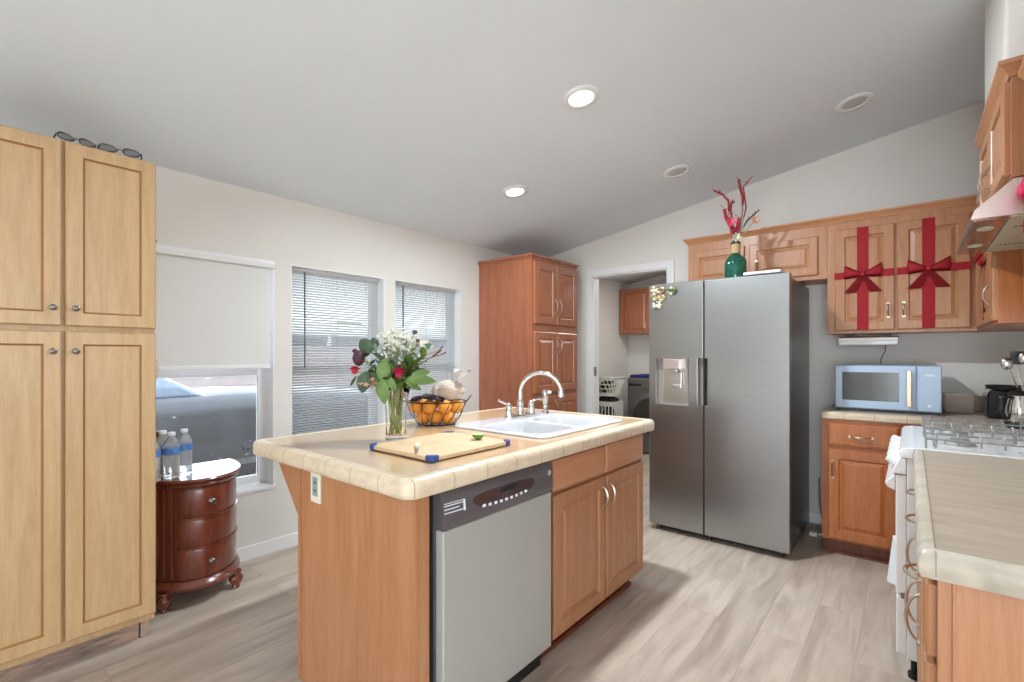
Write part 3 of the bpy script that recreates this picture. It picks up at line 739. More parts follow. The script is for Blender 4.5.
b = BM(); curved_patch(b, 1.135, 1.465, lambda s: .785 - .028 * (1 - (2 * s - 1) ** 2) ** .5, lambda s: .800 + .014 * (1 - (2 * s - 1) ** 2) ** .5, .0012); part(cp, 'control_inset', b, M['dwmid'])
b = BM(); curved_patch(b, 1.265, 1.36, lambda s: .79, lambda s: .808, .002); part(cp, 'display', b, M['black'])
for k in range(9):
    y = 1.175 + .028 * k; z = .770 - .006 * math.cos((k - 4) / 4 * 1.2)
    b = BM(); curved_patch(b, y, y + .014, lambda s: z - .005, lambda s: z + .004, .003, 2); part(cp, 'button', b, M['whitelabel'])
b = BM()
for z, y1 in ((.800, 1.09), (.789, 1.075), (.778, 1.09)): curved_patch(b, 1.015, y1, lambda s: z - .0015, lambda s: z + .0015, .001, 3)
curved_patch(b, 1.015, 1.1, lambda s: .806, lambda s: .808, .001, 3); curved_patch(b, 1.092, 1.1, lambda s: .772, lambda s: .806, .001, 2)
part(cp, 'printed_label', b, M['whitelabel'])
b = BM(); x = dwx(1.572) - .004; tube(b, [(x - .002, 1.572, .802), (x + .003, 1.572, .802)], .012, 18); part(cp, 'badge', b, M['chrome'], smooth=True)
b = BM(); box(b, -1.185, -1.17, DY0, DY1, .0, .098); part(t, 'kick_plate', b, M['black'])

# cutting board, lime, spatula
t = thing('cutting_board', 'bamboo cutting board with blue corner grips beside the glass vase', 'cutting board', (-1.40, 1.265, .9135), 0)
hx, hy2, th = .178, .205, .014
b = BM(); loft(b, [[(p[0], p[1], z) for p in rrect(-hx, hx, -hy2, hy2, .012, i)] for i, z in ((0, .003), (0, .003 + th - .002), (.002, .003 + th))]); part(t, 'board', b, M['board'], world=False)
for sx_, sy_ in ((1, -1), (-1, -1), (1, 1), (-1, 1)):
    b = BM(); L = .034
    cxx, cyy = sx_ * (hx - L / 2 + .003), sy_ * (hy2 - L / 2 + .003)
    pts = [(cxx - sx_ * L / 2, cyy + sy_ * L / 2), (cxx + sx_ * (L / 2 - .01), cyy + sy_ * L / 2), (cxx + sx_ * L / 2, cyy + sy_ * (L / 2 - .01)), (cxx + sx_ * L / 2, cyy - sy_ * L / 2), (cxx + sx_ * (L / 2 - .012), cyy - sy_ * L / 2), (cxx - sx_ * L / 2, cyy + sy_ * (L / 2 - .012))]
    prism(b, pts, 'z', 0, .021)
    part(t, 'corner_grip', b, M['purple_grip'] if (sx_, sy_) == (1, 1) else M['blue_grip'], world=False, bevel=.003, label='violet corner grip' if (sx_, sy_) == (1, 1) else None)
t.rotation_euler = (0, 0, 0)
BZ = .9135 + .0172
b = BM(); lathe(b, [(.0005, 0), (.012, .002), (.021, .010), (.024, .021)], 20, caps=False); t = thing('lime_half', 'halved green lime on the bamboo cutting board', 'lime', (-1.34, 1.405, BZ + .001), .3)
part(t, 'peel', b, M['lime'], world=False, smooth=True)
b = BM(); lathe(b, [(.024, .021), (.022, .022), (.0005, .0225)], 20, caps=False); part(t, 'flesh', b, M['limef'], world=False, smooth=True)
t = thing('paring_knife', 'small white handled knife lying near the front corner of the board', 'knife', (-1.37, 1.12, BZ), radians(-42))
b = BM(); prism(b, [(0, -.006), (.085, -.003), (.09, .002), (0, .008)], 'z', .004, .006); part(t, 'blade', b, M['stover'], world=False)
b = BM(); loft(b, [[(x, y * w, z * w + .007) for y, z in ((-.008, -.006), (.008, -.006), (.009, .004), (-.009, .004))] for x, w in ((0, .8), (-.03, 1), (-.07, 1.1), (-.085, .8))]); part(t, 'handle', b, M['cream'], world=False, bevel=.002)

# ------------------------------------------------------------------ glass vase with flowers
VX, VY, VZ = -1.682, 1.261, .9125
RZ = radians(YAW)
t = thing('glass_vase', 'flared clear glass vase holding the flower bouquet on the island', 'vase', (VX, VY, VZ), RZ)
b = BM()
outp = [(.043, .0), (.045, .004), (.043, .02), (.041, .06), (.043, .12), (.050, .18), (.060, .222)]
inp = [(.0585, .222), (.0485, .18), (.0415, .12), (.0395, .06), (.041, .022), (.0005, .016)]
rings = []
for r, z in outp + inp:
    rings.append([(r * (1 + .03 * cos(8 * a)) * cos(a), r * (1 + .03 * cos(8 * a)) * sin(a), z) for a in [2 * pi * k / 48 for k in range(48)]])
loft(b, rings); part(t, 'glass', b, M['glass'], world=False, smooth='all')

def leaf(bm, p, d, up, L, Wd, fold=.25, droop=.2, seg=6):
    p = Vector(p); d = Vector(d).normalized(); s = d.cross(Vector(up)); s = s.normalized() if s.length > 1e-5 else Vector((1, 0, 0)); u = s.cross(d).normalized()
    rows = []
    for k in range(seg + 1):
        q = k / seg; w = Wd * (sin(pi * min(1, q * .93 + .05)) ** .75) * .5; c = p + d * L * q - u * droop * L * q * q
        rows.append([bm.verts.new(c - s * w + u * w * fold), bm.verts.new(c), bm.verts.new(c + s * w + u * w * fold)])
    for a, c in zip(rows, rows[1:]):
        for k in (0, 1): bm.faces.new((a[k], a[k + 1], c[k + 1], c[k]))
def flower_stem(name, label, tip, headf, stem_r=.0022, bend=None, cat='flower', group=None):
    """tip in the vase's local frame (x image-right, y away, z up from the vase bottom)"""
    t = thing(name, label, cat, (VX, VY, VZ), RZ, group)
    tx, ty, tz = tip
    base = Vector((random.uniform(-.028, .028), max(-.022, min(.022, -ty * .3 + random.uniform(-.015, .015))), .022)); neck = Vector((tx * .22 + random.uniform(-.012, .012), ty * .22 + random.uniform(-.02, .02), .205))
    neck.x = max(-.038, min(.038, neck.x)); neck.y = max(-.035, min(.035, neck.y))
    pts = []; P0, P1, P2 = base, neck, Vector(tip)
    for k in range(9):
        s = k / 8
        if s < .5: pts.append(P0.lerp(P1, s * 2))
        else:
            q = (s - .5) * 2; c = P1 + (P1 - P0).normalized() * (P2 - P1).length * .45; pts.append(P1 * (1 - q) ** 2 + c * 2 * q * (1 - q) + P2 * q * q)
    b = BM(); tube(b, pts, stem_r, 6); part(t, 'stem', b, M['twig'] if 'twig' in name else M['stem'], world=False, smooth=True)
    headf(t, Vector(tip), (pts[-1] - pts[-2]).normalized(), pts)
    return t
def petals_head(mat, R, n=14, part_name='bloom', layers=3, squash=.8):
    def f(t, p, d, pts):
        b = BM()
        sphere(b, p, R * .45, 1, 1, 1, 1)
        for L in range(layers):
            for k in range(n // layers + 2):
                a = 2 * pi * (k + .5 * L) / (n // layers + 2); el = .25 + .5 * L
                dd = Vector((cos(a) * cos(el), sin(a) * cos(el), sin(el) * squash))
                leaf(b, p - dd * R * .1, dd, (0, 0, 1), R * (1.05 - .12 * L), R * .85, .4, -.25, 4)
        part(t, part_name, b, mat, world=False, smooth='all')
        b = BM()
        for s in (-1, 1): leaf(b, pts[6], (s, .3, .2), (0, 0, 1), .04, .018)
        part(t, 'leaf', b, M['leaf'], world=False, smooth='all')
    return f
def leafy_head(mat, n, L, Wd, spread=.6, start=4):
    def f(t, p, d, pts):
        b = BM()
        for k in range(n):
            q = start + (len(pts) - 1 - start) * k / max(1, n - 1); i = min(len(pts) - 2, int(q)); c = pts[i].lerp(pts[i + 1], q - i)
            a = k * 2.4; o = Vector((cos(a), sin(a) * .7, random.uniform(-.2, .5)))
            leaf(b, c, (o + d * spread), (0, 0, 1), L * random.uniform(.75, 1.15), Wd * random.uniform(.8, 1.1), .2, random.uniform(0, .3))
        part(t, 'foliage', b, mat, world=False, smooth='all')
    return f
def big_leaf_head(mat, L, Wd, dirv, up=(0, -1, .3)):
    def f(t, p, d, pts):
        b = BM(); leaf(b, p, dirv, up, L, Wd * .8, .3, .15, 8); leaf(b, p + Vector((.012, .01, .012)), (dirv[0] + .35, dirv[1], dirv[2] + .4), up, L * .7, Wd * .6, .3, .15, 6); leaf(b, p + Vector((-.012, .01, -.01)), (dirv[0] - .35, dirv[1] + .2, dirv[2] - .3), up, L * .65, Wd * .5, .3, .2, 6); leaf(b, p - Vector(d) * .02, (-dirv[0] * .4 + .2, -.5, .3), (0, 0, 1), L * .5, Wd * .5)
        part(t, 'leaf', b, mat, world=False, smooth='all')
    return f
def cluster_head(mat, n, R, r, green=None):
    def f(t, p, d, pts):
        b = BM()
        for k in range(n):
            o = Vector((random.gauss(0, 1), random.gauss(0, .8), random.gauss(0, .7))) * R * .5; c = p + o
            for j in range(5):
                a = 2 * pi * j / 5 + k; leaf(b, c, (cos(a), sin(a) * .6, .5 * sin(a) + .2), (0, -.5, 1), r, r * .8, .2, 0, 2)
        part(t, 'blossom', b, mat, world=False)
        b = BM()
        for k in range(n // 2):
            o = Vector((random.gauss(0, 1), random.gauss(0, .8), random.gauss(0, .7))) * R * .5; tube(b, [pts[6], p + o], .0009, 4)
        part(t, 'stalks', b, M['sage'], world=False)
    return f
def bud_head(mat, R, el=1.3):
    def f(t, p, d, pts):
        b = BM(); sphere(b, p + d * R * .6, R, 1, 1, el, 2)
        part(t, 'bloom', b, mat, world=False, smooth='all')
        b = BM()
        for k in range(5): a = 2 * pi * k / 5; leaf(b, p, (cos(a) * .8, sin(a) * .8, .8), (0, 0, 1), R * 1.2, R * .6)
        part(t, 'sepals', b, M['dleaf'], world=False)
    return f
def at(u, v, dy=0.0):  # measured offsets on the photograph's scale, metres from the vase base
    return ((u - 395) / 232.0, dy, 1.27 - (v - 355) / 232.0 - VZ)
G = 'flowers in the glass vase'
flower_stem('crimson_rose', 'crimson rose facing out at the middle of the bouquet', at(401, 374, -.06), petals_head(M['rose'], .042, 18, layers=3))
flower_stem('plum_tulip', 'dark plum flower at the left side of the bouquet', at(363, 360, -.02), bud_head(M['plum'], .026, 1.3))
flower_stem('plum_bud', 'small dark bud furthest up on the bouquet\'s left side', at(356, 352, .0), bud_head(M['plum'], .012, .8))
flower_stem('red_carnation', 'red flower at the far left of the bouquet', at(356, 371, -.02), petals_head(M['crim'], .03, 14))
flower_stem('blush_blossom', 'blush pink blossom below the dark leaf on the bouquet\'s left', at(373, 383, -.05), cluster_head(M['blush'], 18, .03, .014))
for (u, v, dy, lab) in ((386, 342, .0, 'cream blossom spray at the upper left of the bouquet'), (397, 348, -.03, 'cream blossom spray low in the middle of the bouquet'), (404, 341, .03, 'cream blossom spray at the top centre of the bouquet'), (416, 344, .0, 'cream blossom spray at the upper right of the bouquet'), (391, 336, .04, 'cream blossom spray at the very back of the bouquet')):
    flower_stem('cream_blossom', lab, at(u, v, dy), cluster_head(M['cream'], 30, .045, .012), group=G)
flower_stem('brown_seed_head', 'brown seed head standing highest on the right of the bouquet', at(413, 334, .0), bud_head(M['twig'], .012, .8))
flower_stem('brown_seed_head', 'brown seed head just below the highest one', at(417, 342, -.02), bud_head(M['twig'], .009, .9))
flower_stem('thistle', 'grey-green thistle head at the right of the bouquet', at(427, 347, .0), petals_head(M['sage'], .022, 20, layers=4))
for (u, v, n, L, Wd, mt, lab) in ((377, 352, 12, .05, .018, 'sage', 'sage green leafy sprig left of centre'), (384, 360, 12, .045, .014, 'sage', 'sage green leafy sprig beside the plum flower'), (393, 350, 12, .045, .014, 'sage', 'sage green leafy sprig in the centre'), (372, 368, 10, .045, .015, 'sage', 'sage green leafy sprig low on the left'), (409, 352, 12, .04, .014, 'sage', 'sage green leafy sprig right of centre'), (380, 343, 10, .05, .018, 'sage', 'sage green leafy sprig high on the left'), (402, 360, 12, .045, .016, 'leaf', 'green leafy sprig just above the crimson rose'), (392, 370, 12, .05, .02, 'leaf', 'green leafy sprig low in the centre'), (418, 370, 12, .05, .02, 'leaf', 'green leafy sprig low on the right'), (366, 362, 8, .04, .02, 'dleaf', 'dark green leafy sprig behind the plum flower')):
    flower_stem('sage_sprig', lab + ' of the bouquet', at(u, v, random.uniform(-.03, .05)), leafy_head(M[mt], n * 2, L, Wd * 1.25), cat='foliage', group='sprigs in the bouquet')
flower_stem('fern_sprig', 'bright green leafy sprig reaching to the upper right of the bouquet', at(424, 356, -.02), leafy_head(M['leaf'], 30, .07, .03), cat='foliage')
flower_stem('fern_sprig', 'bright green leafy sprig behind the crimson rose', at(413, 362, .0), leafy_head(M['leaf'], 28, .065, .03), cat='foliage')
flower_stem('round_leaf', 'round dark green leaf at the top left of the bouquet', at(372, 352, -.01), big_leaf_head(M['dleaf'], .07, .075, (-.55, -.1, .6)), cat='foliage')
flower_stem('pointed_leaf', 'pointed dark green leaf drooping at the lower left of the bouquet', at(370, 371, -.05), big_leaf_head(M['dleaf'], .09, .075, (-.25, -.15, -1)), cat='foliage')
flower_stem('bright_leaf', 'bright green leaf hanging over the vase rim', at(387, 378, -.075), big_leaf_head(M['leaf'], .10, .06, (.05, -.1, -1)), cat='foliage')
flower_stem('bright_leaf', 'broad bright green leaf left of the crimson rose', at(386, 380, -.06), big_leaf_head(M['leaf'], .095, .075, (.1, -.1, 1)), cat='foliage')
flower_stem('oval_leaf', 'long oval green leaf reaching out at the lower right of the bouquet', at(409, 378, -.05), big_leaf_head(M['leaf'], .115, .055, (1, -.1, -.05)), cat='foliage')
def twig_head(t, p, d, pts):
    b = BM()
    for e in ((.05, -.01, .045), (.062, 0, .02), (.04, .01, .03)): tube(b, [p, p + Vector(e) * .6 + Vector((0, 0, -.004)), p + Vector(e)], [.0025, .002, .0035], 5)
    part(t, 'branchlet', b, M['twig'], world=False)
flower_stem('brown_twig', 'bare brown twig sticking out at the far right of the bouquet', at(430, 357, .0), twig_head, cat='twig')
def trail(t, p, d, pts):
    b = BM(); leaf(b, p, (-.5, -.1, -.8), (0, -1, 0), .05, .012); part(t, 'leaf', b, M['dleaf'], world=False)
flower_stem('thin_leaf', 'thin dark leaf trailing at the far left of the bouquet', at(356, 376, .0), trail, cat='foliage')

# ------------------------------------------------------------------ wire fruit basket
BX, BY = -1.888, 1.671
t = thing('wire_fruit_basket', 'dark wire basket full of oranges on the island behind the vase', 'basket', (BX, BY, VZ), RZ)
b = BM()
def bring(R, z, r=.0022):
    tube(b, [(R * cos(a), R * .8 * sin(a), z + .004) for a in [2 * pi * k / 32 for k in range(33)]], r, 6, caps=False)
bring(.095, 0, .003); bring(.155, .115, .003)
for k in range(14):
    a = 2 * pi * k / 14; a2 = a + .35
    tube(b, [(.095 * cos(a), .076 * sin(a), .004), (.128 * cos((a + a2) / 2), .102 * sin((a + a2) / 2), .05), (.155 * cos(a2), .124 * sin(a2), .119)], .0018, 5)
part(t, 'wire_frame', b, M['wire'], world=False, smooth=True)
for s in (-1, 1):
    b = BM(); tube(b, [(s * .155, -.03, .118), (s * .175, -.03, .145), (s * .178, 0, .152), (s * .175, .03, .145), (s * .155, .03, .118)], .0022, 6); part(t, 'handle', b, M['wire'], world=False, smooth=True)
b = BM()
for k in range(-3, 4): tube(b, [(k * .025, -.072 * math.sqrt(1 - (k / 4) ** 2), .004), (k * .025, .072 * math.sqrt(1 - (k / 4) ** 2), .004)], .0016, 5)
part(t, 'wire_floor', b, M['wire'], world=False)
b = BM(); sphere(b, (0, 0, 0), .036, 1, 1, .97, 3)
o0 = mesh_obj('orange', b, M['orange'], smooth='all')
mm = Matrix.Rotation(RZ, 3, 'Z')
spots = [(-.062, -.028, .042, 'front left'), (-.0, -.042, .042, 'front centre'), (.062, -.028, .042, 'front right'), (-.04, .035, .042, 'back left'), (.035, .035, .042, 'back right'),
         (-.10, -.028, .094, 'front left'), (-.025, -.060, .096, 'front centre'), (.05, -.055, .098, 'front right'), (.105, -.01, .094, 'far right'), (-.06, .035, .098, 'back left'), (.02, .03, .108, 'back middle'), (.08, .05, .098, 'back right')]
for i, (x, y, z, w) in enumerate(spots):
    o = o0 if i == 0 else o0.copy()
    if i: COL.objects.link(o)
    p = mm @ Vector((x, y, z)); o.location = (BX + p.x, BY + p.y, VZ + p.z); o.rotation_euler = (i, i * .7, i * .3)
    tag(o, 'orange in the %s layer of the wire basket, %s' % ('bottom' if i < 5 else 'top', w), 'orange', 'oranges in the wire basket')
# dark film bag and bread bag on top
t = thing('dark_wrapper', 'glossy dark plum wrapper draped over the oranges', 'wrapper', (BX, BY, VZ + .13), RZ)
b = BM(); rows = []
for i in range(11):
    u = -1 + 2 * i / 10; r = []
    for j in range(7):
        v = -1 + 2 * j / 6; r.append(b.verts.new((-.035 + u * .085, -.055 + v * .045 * (1 - .4 * u * u), .008 + .018 * (1 - u * u) - .018 * v * v * (v < 0) + .004 * sin(7 * u + 3 * v))))
    rows.append(r)
for a, c in zip(rows, rows[1:]):
    for k in range(6): b.faces.new((a[k], a[k + 1], c[k + 1], c[k]))
bmesh.ops.solidify(b, geom=b.faces[:], thickness=.004)
part(t, 'film', b, M['darkbag'], world=False, smooth='all')
t = thing('bread_bag', 'clear bag of bread with a white twisted neck on top of the fruit basket', 'bread bag', (BX, BY, VZ + .13), RZ)
b = BM(); sphere(b, (.075, .0, .045), .06, 1.15, .9, .75, 3)
for v in b.verts: v.co += Vector((random.uniform(-.002, .002),) * 3)
part(t, 'bread', b, M['bread'], world=False, smooth='all')
b = BM(); sphere(b, (.06, -.003, .045), .066, 1.3, .95, .84, 3)
for v in b.verts: v.co += Vector((random.uniform(-.003, .003), random.uniform(-.003, .003), random.uniform(-.003, .003)))
part(t, 'clear_film', b, M['film'], world=False)
b = BM(); rings = []
for k in range(8):
    s = k / 7; c = Vector((.085 + .05 * s, 0, .085 + .06 * s)); r = .014 + .026 * abs(s - .15) ** .9 * 1.3
    rings.append([c + Vector((r * cos(a) * (1 + .25 * sin(5 * a)), r * sin(a) * (1 + .25 * sin(4 * a)), .012 * sin(3 * a) * s)) for a in [2 * pi * j / 18 for j in range(18)]])
loft(b, rings); part(t, 'twisted_neck', b, M['whitefilm'], world=False, smooth='all', label='white gathered end of the bag')

# ------------------------------------------------------------------ tall corner cabinet
t = thing('corner_pantry', 'tall reddish maple cabinet in the corner behind the sink', 'cabinet', (-2.85, 3.7, 0))
TX = -2.535
b = BM(); box(b, XW + .004, TX, 3.335, 4.06, .10, 2.12); part(t, 'carcass', b, M['cherry'], bevel=.0015)
b = BM()
for z0, z1, o_ in ((2.115, 2.133, .008), (2.133, 2.155, .02)): box(b, XW + .004, TX + o_, 3.335 - o_, 4.06 + o_ * .6, z0, z1)
part(t, 'crown', b, M['cherry'], bevel=.004)
F = FM('+x', TX)
for a0, a1, hy in ((3.352, 3.69, 3.66), (3.70, 4.045, 3.73)):
    for z0, z1, hz in ((1.545, 2.088, 1.71), (.935, 1.475, 1.36), (.12, .895, .79)):
        b = BM(); raised_door(b, F, a0, a1, z0, z1, .021, .06); d = part(t, 'door', b, M['cherry'])
        b = BM(); arch_pull(b, F, hy, hz, .021, .065, rise=.03); part(d, 'handle', b, M['nickel'], smooth=True)
b = BM(); box(b, XW + .01, TX - .07, 3.345, 4.05, 0, .10); part(t, 'toe_kick', b, M['kick'])

# ------------------------------------------------------------------ laundry room
t = thing('laundry_cabinet', 'small maple wall cabinet seen through the laundry doorway', 'cabinet', (-2.8, 6.35, 1.552))
b = BM(); box(b, XW + .01, -1.9, 6.20, YL - .002, 1.555, 2.187); part(t, 'carcass', b, M['cherry'], bevel=.002)
F = FM('-y', 6.20)
for a0, a1, hx_ in ((XW + .02, -2.72, -2.76), (-2.71, -2.3, -2.67), (-2.29, -1.91, -1.95)):
    b = BM(); raised_door(b, F, a0, a1, 1.565, 2.175, .02, .05); d = part(t, 'door', b, M['cherry'])
    b = BM(); arch_pull(b, F, hx_, 1.66, .02, .045); part(d, 'handle', b, M['nickel'])
def machine(x0, label):
    t = thing('washing_machine', label, 'washing machine', (x0 + .34, 6.15, 0), 0, 'laundry machines')
    b = BM(); box(b, x0, x0 + .685, 5.83, YL - .03, .012, .975); part(t, 'body', b, M['laundry_grey'], bevel=.02, segs=3)
    b = BM(); box(b, x0 + .02, x0 + .665, 5.822, 5.832, .84, .955); p_ = part(t, 'control_panel', b, M['laundry_grey'], bevel=.004)
    b = BM(); box(b, x0 + .03, x0 + .2, 5.818, 5.823, .87, .90); part(p_, 'detergent_drawer', b, M['black'])
    b = BM(); tube(b, [(x0 + .50, 5.823, .90), (x0 + .50, 5.80, .90)], [.035, .03], 20); part(p_, 'dial', b, M['chrome'])
    cxm, czm = x0 + .34, .50
    b = BM(); tube(b, [(cxm, 5.832, czm), (cxm, 5.80, czm), (cxm, 5.785, czm)], [.285, .28, .25], 36); d = part(t, 'door_ring', b, M['dgrey'], smooth=True)
    b = BM(); tube(b, [(cxm, 5.79, czm), (cxm, 5.775, czm), (cxm, 5.765, czm)], [.23, .22, .15], 36); part(d, 'door_glass', b, M['bowl_dark'], smooth=True)
    b = BM()
    for q in ((x0 + .06, 5.9), (x0 + .62, 5.9), (x0 + .06, 6.4), (x0 + .62, 6.4)): lathe(b, [(.025, 0), (.025, .02)], 12, (q[0], q[1], 0))
    part(t, 'foot', b, M['black'])
    return t
machine(-2.865, 'graphite front-loading washing machine with a dark round door in the laundry room')
b = BM(); loft(b, [[(p[0], p[1], z) for p in rrect(-2.85, -2.25, 5.85, 6.35, .05, i)] for i, z in ((0, .9765), (-.004, .99), (.004, 1.01))])
single('folded_cloth', b, M['navy'], 'navy blue cloth folded on top of the washing machine', 'cloth', smooth=True)
def basket(bm, cx, cy, z0, z1, w0, w1, slots=True, vertical=True, th=.004):
    """tapered open basket wall made of real bars with gaps"""
    def ring(f, o=0): w = w0 + (w1 - w0) * f + o; return rrect(cx - w / 2, cx + w / 2, cy - w * .35, cy + w * .35, .04, 0, 4)
    zz = lambda f: z0 + (z1 - z0) * f
    def band(f0, f1):
        loft(bm, [[(p[0], p[1], zz(f)) for p in ring(f, o)] for f, o in ((f0, 0), (f1, 0), (f1, -2 * th), (f0, -2 * th), (f0, 0))], caps=False)
    band(0, .12); band(.86, 1)
    if vertical: pass
    n = len(ring(0)); 
    def lerpring(f, s):
        r = ring(f); L = len(r); q = s * L; i = int(q) % L; fr = q - int(q); a = Vector((*r[i], 0)); c = Vector((*r[(i + 1) % L], 0)); p = a.lerp(c, fr); return Vector((p.x, p.y, zz(f)))
    return lerpring
t = thing('laundry_hamper', 'white slatted laundry hamper on the floor beside the washing machine', 'laundry basket', (-3.0, 5.62, 0))
b = BM(); w = .25
cxh, cyh = -3.02, 5.62
def hring(w_): return rrect(cxh - w_ / 2, cxh + w_ / 2, cyh - w_ * .6, cyh + w_ * .6, .05, 0, 5)
def rpt(loop, s):
    ds = [0]; 
    for i in range(len(loop)): a = Vector((*loop[i], 0)); c = Vector((*loop[(i + 1) % len(loop)], 0)); ds.append(ds[-1] + (c - a).length)
    q = s * ds[-1]
    for i in range(len(loop)):
        if ds[i + 1] >= q: f = (q - ds[i]) / max(1e-9, ds[i + 1] - ds[i]); a = Vector((*loop[i], 0)); c = Vector((*loop[(i + 1) % len(loop)], 0)); return a.lerp(c, f)
def band(bm, wa, wb, za, zb, ring=hring, th=.006):
    loft(bm, [[(p[0], p[1], z) for p in ring(w_)] for w_, z in ((wa, za), (wb, zb), (wb - th * 2, zb), (wa - th * 2, za), (wa, za))], caps=False)
band(b, .25, .255, .01, .06); band(b, .275, .285, .62, .67)
for k in range(24):
    s = k / 24; p = rpt(hring(.252), s); q = rpt(hring(.276), s); tube(b, [(p.x, p.y, .05), (q.x, q.y, .63)], .0075, 5)
loft(b, [[(p[0], p[1], z) for p in hring(.245)] for z in (.01, .018)])
part(t, 'slatted_body', b, M['hamper'])
b = BM(); band(b, .29, .29, .665, .68); part(t, 'rim', b, M['hamper'])
b = BM(); sphere(b, (cxh + .0, cyh, .67), .10, 1.25, 1.35, .75, 3)
for v in b.verts:
    v.co += Vector((random.uniform(-.014, .014), random.uniform(-.014, .014), random.uniform(-.01, .012)))
single('dark_pile', b, M['clothes'], 'heap of dark clothes between the two white laundry baskets', 'clothes', smooth='all')
for (zc, sx_, sz_, lab) in ((.36, 1.0, 2.6, 'dark filler added inside the slatted hamper to darken its gaps'), (.865, .98, 1.0, 'dark filler added inside the upper laundry basket to darken its holes')):
    b = BM(); sphere(b, (cxh, cyh, zc), .10, sx_, 1.3, sz_, 3); single('dark_pile', b, M['clothes'], lab, 'clothes', smooth='all')  # dark bodies added so the gaps in both baskets read as shade
t = thing('laundry_basket', 'white laundry basket with holes stacked on the clothes in the hamper', 'laundry basket', (-3.0, 5.62, .735))
b = BM(); zb0 = .745
band(b, .23, .235, zb0, zb0 + .045); band(b, .30, .31, zb0 + .2, zb0 + .235)
loft(b, [[(p[0], p[1], z) for p in hring(.225)] for z in (zb0, zb0 + .006)])
for k in range(15):
    for sgn in (-1, 1):
        s = k / 22; p = rpt(hring(.234), s); q = rpt(hring(.302), (s + sgn * .07) % 1); tube(b, [(p.x, p.y, zb0 + .04), (q.x, q.y, zb0 + .205)], .006, 5)
for zz_, ww in ((zb0 + .095, .258), (zb0 + .15, .281)): band(b, ww, ww + .005, zz_ - .007, zz_ + .007, th=.004)
part(t, 'perforated_body', b, M['hamper'])
b = BM(); band(b, .325, .325, zb0 + .23, zb0 + .243, th=.012); part(t, 'rim', b, M['hamper'])

t = thing('added_laundry_fixture', 'added unseen fixture for the laundry fill lamp', 'ceiling light', (-2.0, 5.3, 2.34))  # unseen base added to go with the laundry fill lamp
b = BM(); lathe(b, [(.17, 2.49), (.17, 2.44), (.15, 2.40), (.17, 2.38)], 28, (-2.0, 5.3, 0)); part(t, 'base', b, M['white'], smooth=True)
# ------------------------------------------------------------------ fridge
t = thing('refrigerator', 'stainless steel side by side refrigerator with a water dispenser', 'refrigerator', (-1.02, 3.8, 0))
FX0, FX1, FY = -1.478, -.572, 3.363
b = BM(); box(b, FX0 + .012, FX1 - .012, FY + .075, 4.185, .03, 1.765); part(t, 'body', b, M['dgrey'], bevel=.004)
XD = -1.087
def door_with_notch(bm, x0, x1, z0, z1, notch, hole=None):
    """front plate outline with pocket at the meeting edge and an optional dispenser hole"""
    y0, y1 = FY, FY + .07
    nz0, nz1, nd, side = notch
    if side > 0: outer = [(x0, z0), (x1, z0), (x1, nz0), (x1 - nd, nz0), (x1 - nd, nz1), (x1, nz1), (x1, z1), (x0, z1)]
    else: outer = [(x0, z0), (x1, z0), (x1, z1), (x0, z1), (x0, nz1), (x0 + nd, nz1), (x0 + nd, nz0), (x0, nz0)]
    hl = [(hole[0], hole[2]), (hole[1], hole[2]), (hole[1], hole[3]), (hole[0], hole[3])] if hole else None
    for y, inner in ((y0, True), (y1, False)):
        es = []
        for loop in (outer, hl if inner else None):
            if not loop: continue
            vs = [bm.verts.new((p[0], y, p[1])) for p in loop]; es += [bm.edges.new((vs[i], vs[(i + 1) % len(vs)])) for i in range(len(vs))]
        bmesh.ops.triangle_fill(bm, use_beauty=True, edges=es)
    loft(bm, [[(p[0], y0, p[1]) for p in outer], [(p[0], y1, p[1]) for p in outer]], caps=False)
    bmesh.ops.remove_doubles(bm, verts=bm.verts, dist=.00005)
hole = (-1.428, -1.188, .915, 1.245)
b = BM(); door_with_notch(b, FX0, XD - .005, .045, 1.778, (.925, 1.245, .036, 1), hole)
dl = part(t, 'freezer_door', b, M['steel'], bevel=.004)
b = BM(); door_with_notch(b, XD + .005, FX1, .045, 1.778, (.925, 1.245, .020, -1))
dr = part(t, 'fridge_door', b, M['steel'], bevel=.004)
b = BM(); hx0, hx1, hz0, hz1 = hole                                     # dispenser niche
ydp = FY + .062
pts = [(hx0, FY + .001), (hx0 + .004, ydp - .02), (hx0 + .03, ydp), (hx1 - .03, ydp), (hx1 - .004, ydp - .02), (hx1, FY + .001)]
A = [b.verts.new((p[0], p[1], hz0)) for p in pts]; B = [b.verts.new((p[0], p[1], hz1)) for p in pts]
for k in range(5): b.faces.new((A[k], A[k + 1], B[k + 1], B[k]))
b.faces.new(A); b.faces.new(B)
nd = part(dl, 'dispenser_niche', b, M['stover'], label='recessed grey dispenser niche')
b = BM(); box(b, -1.362, -1.258, FY + .002, ydp, 1.17, 1.243); box(b, -1.338, -1.28, FY + .012, FY + .04, 1.15, 1.17); part(dl, 'dispenser_head', b, M['hood'], bevel=.003)
b = BM(); box(b, -1.314, -1.254, FY + .035, FY + .052, 1.045, 1.15); box(b, -1.314, -1.254, FY + .025, FY + .05, 1.035, 1.06); part(dl, 'dispenser_paddle', b, M['stover'], bevel=.003)
b = BM(); box(b, XD - .041, XD + .026, FY + .05, FY + .069, .925, 1.245); part(t, 'handle_pocket', b, M['pocket'], label='recessed handle pocket between the doors')
b = BM(); box(b, XD - .0045, XD + .0045, FY + .004, FY + .05, .05, 1.775); part(t, 'door_gasket', b, M['black'])
b = BM(); box(b, FX0 + .03, FX1 - .03, FY + .07, FY + .09, .012, .045); part(t, 'kick_grille', b, M['black'])
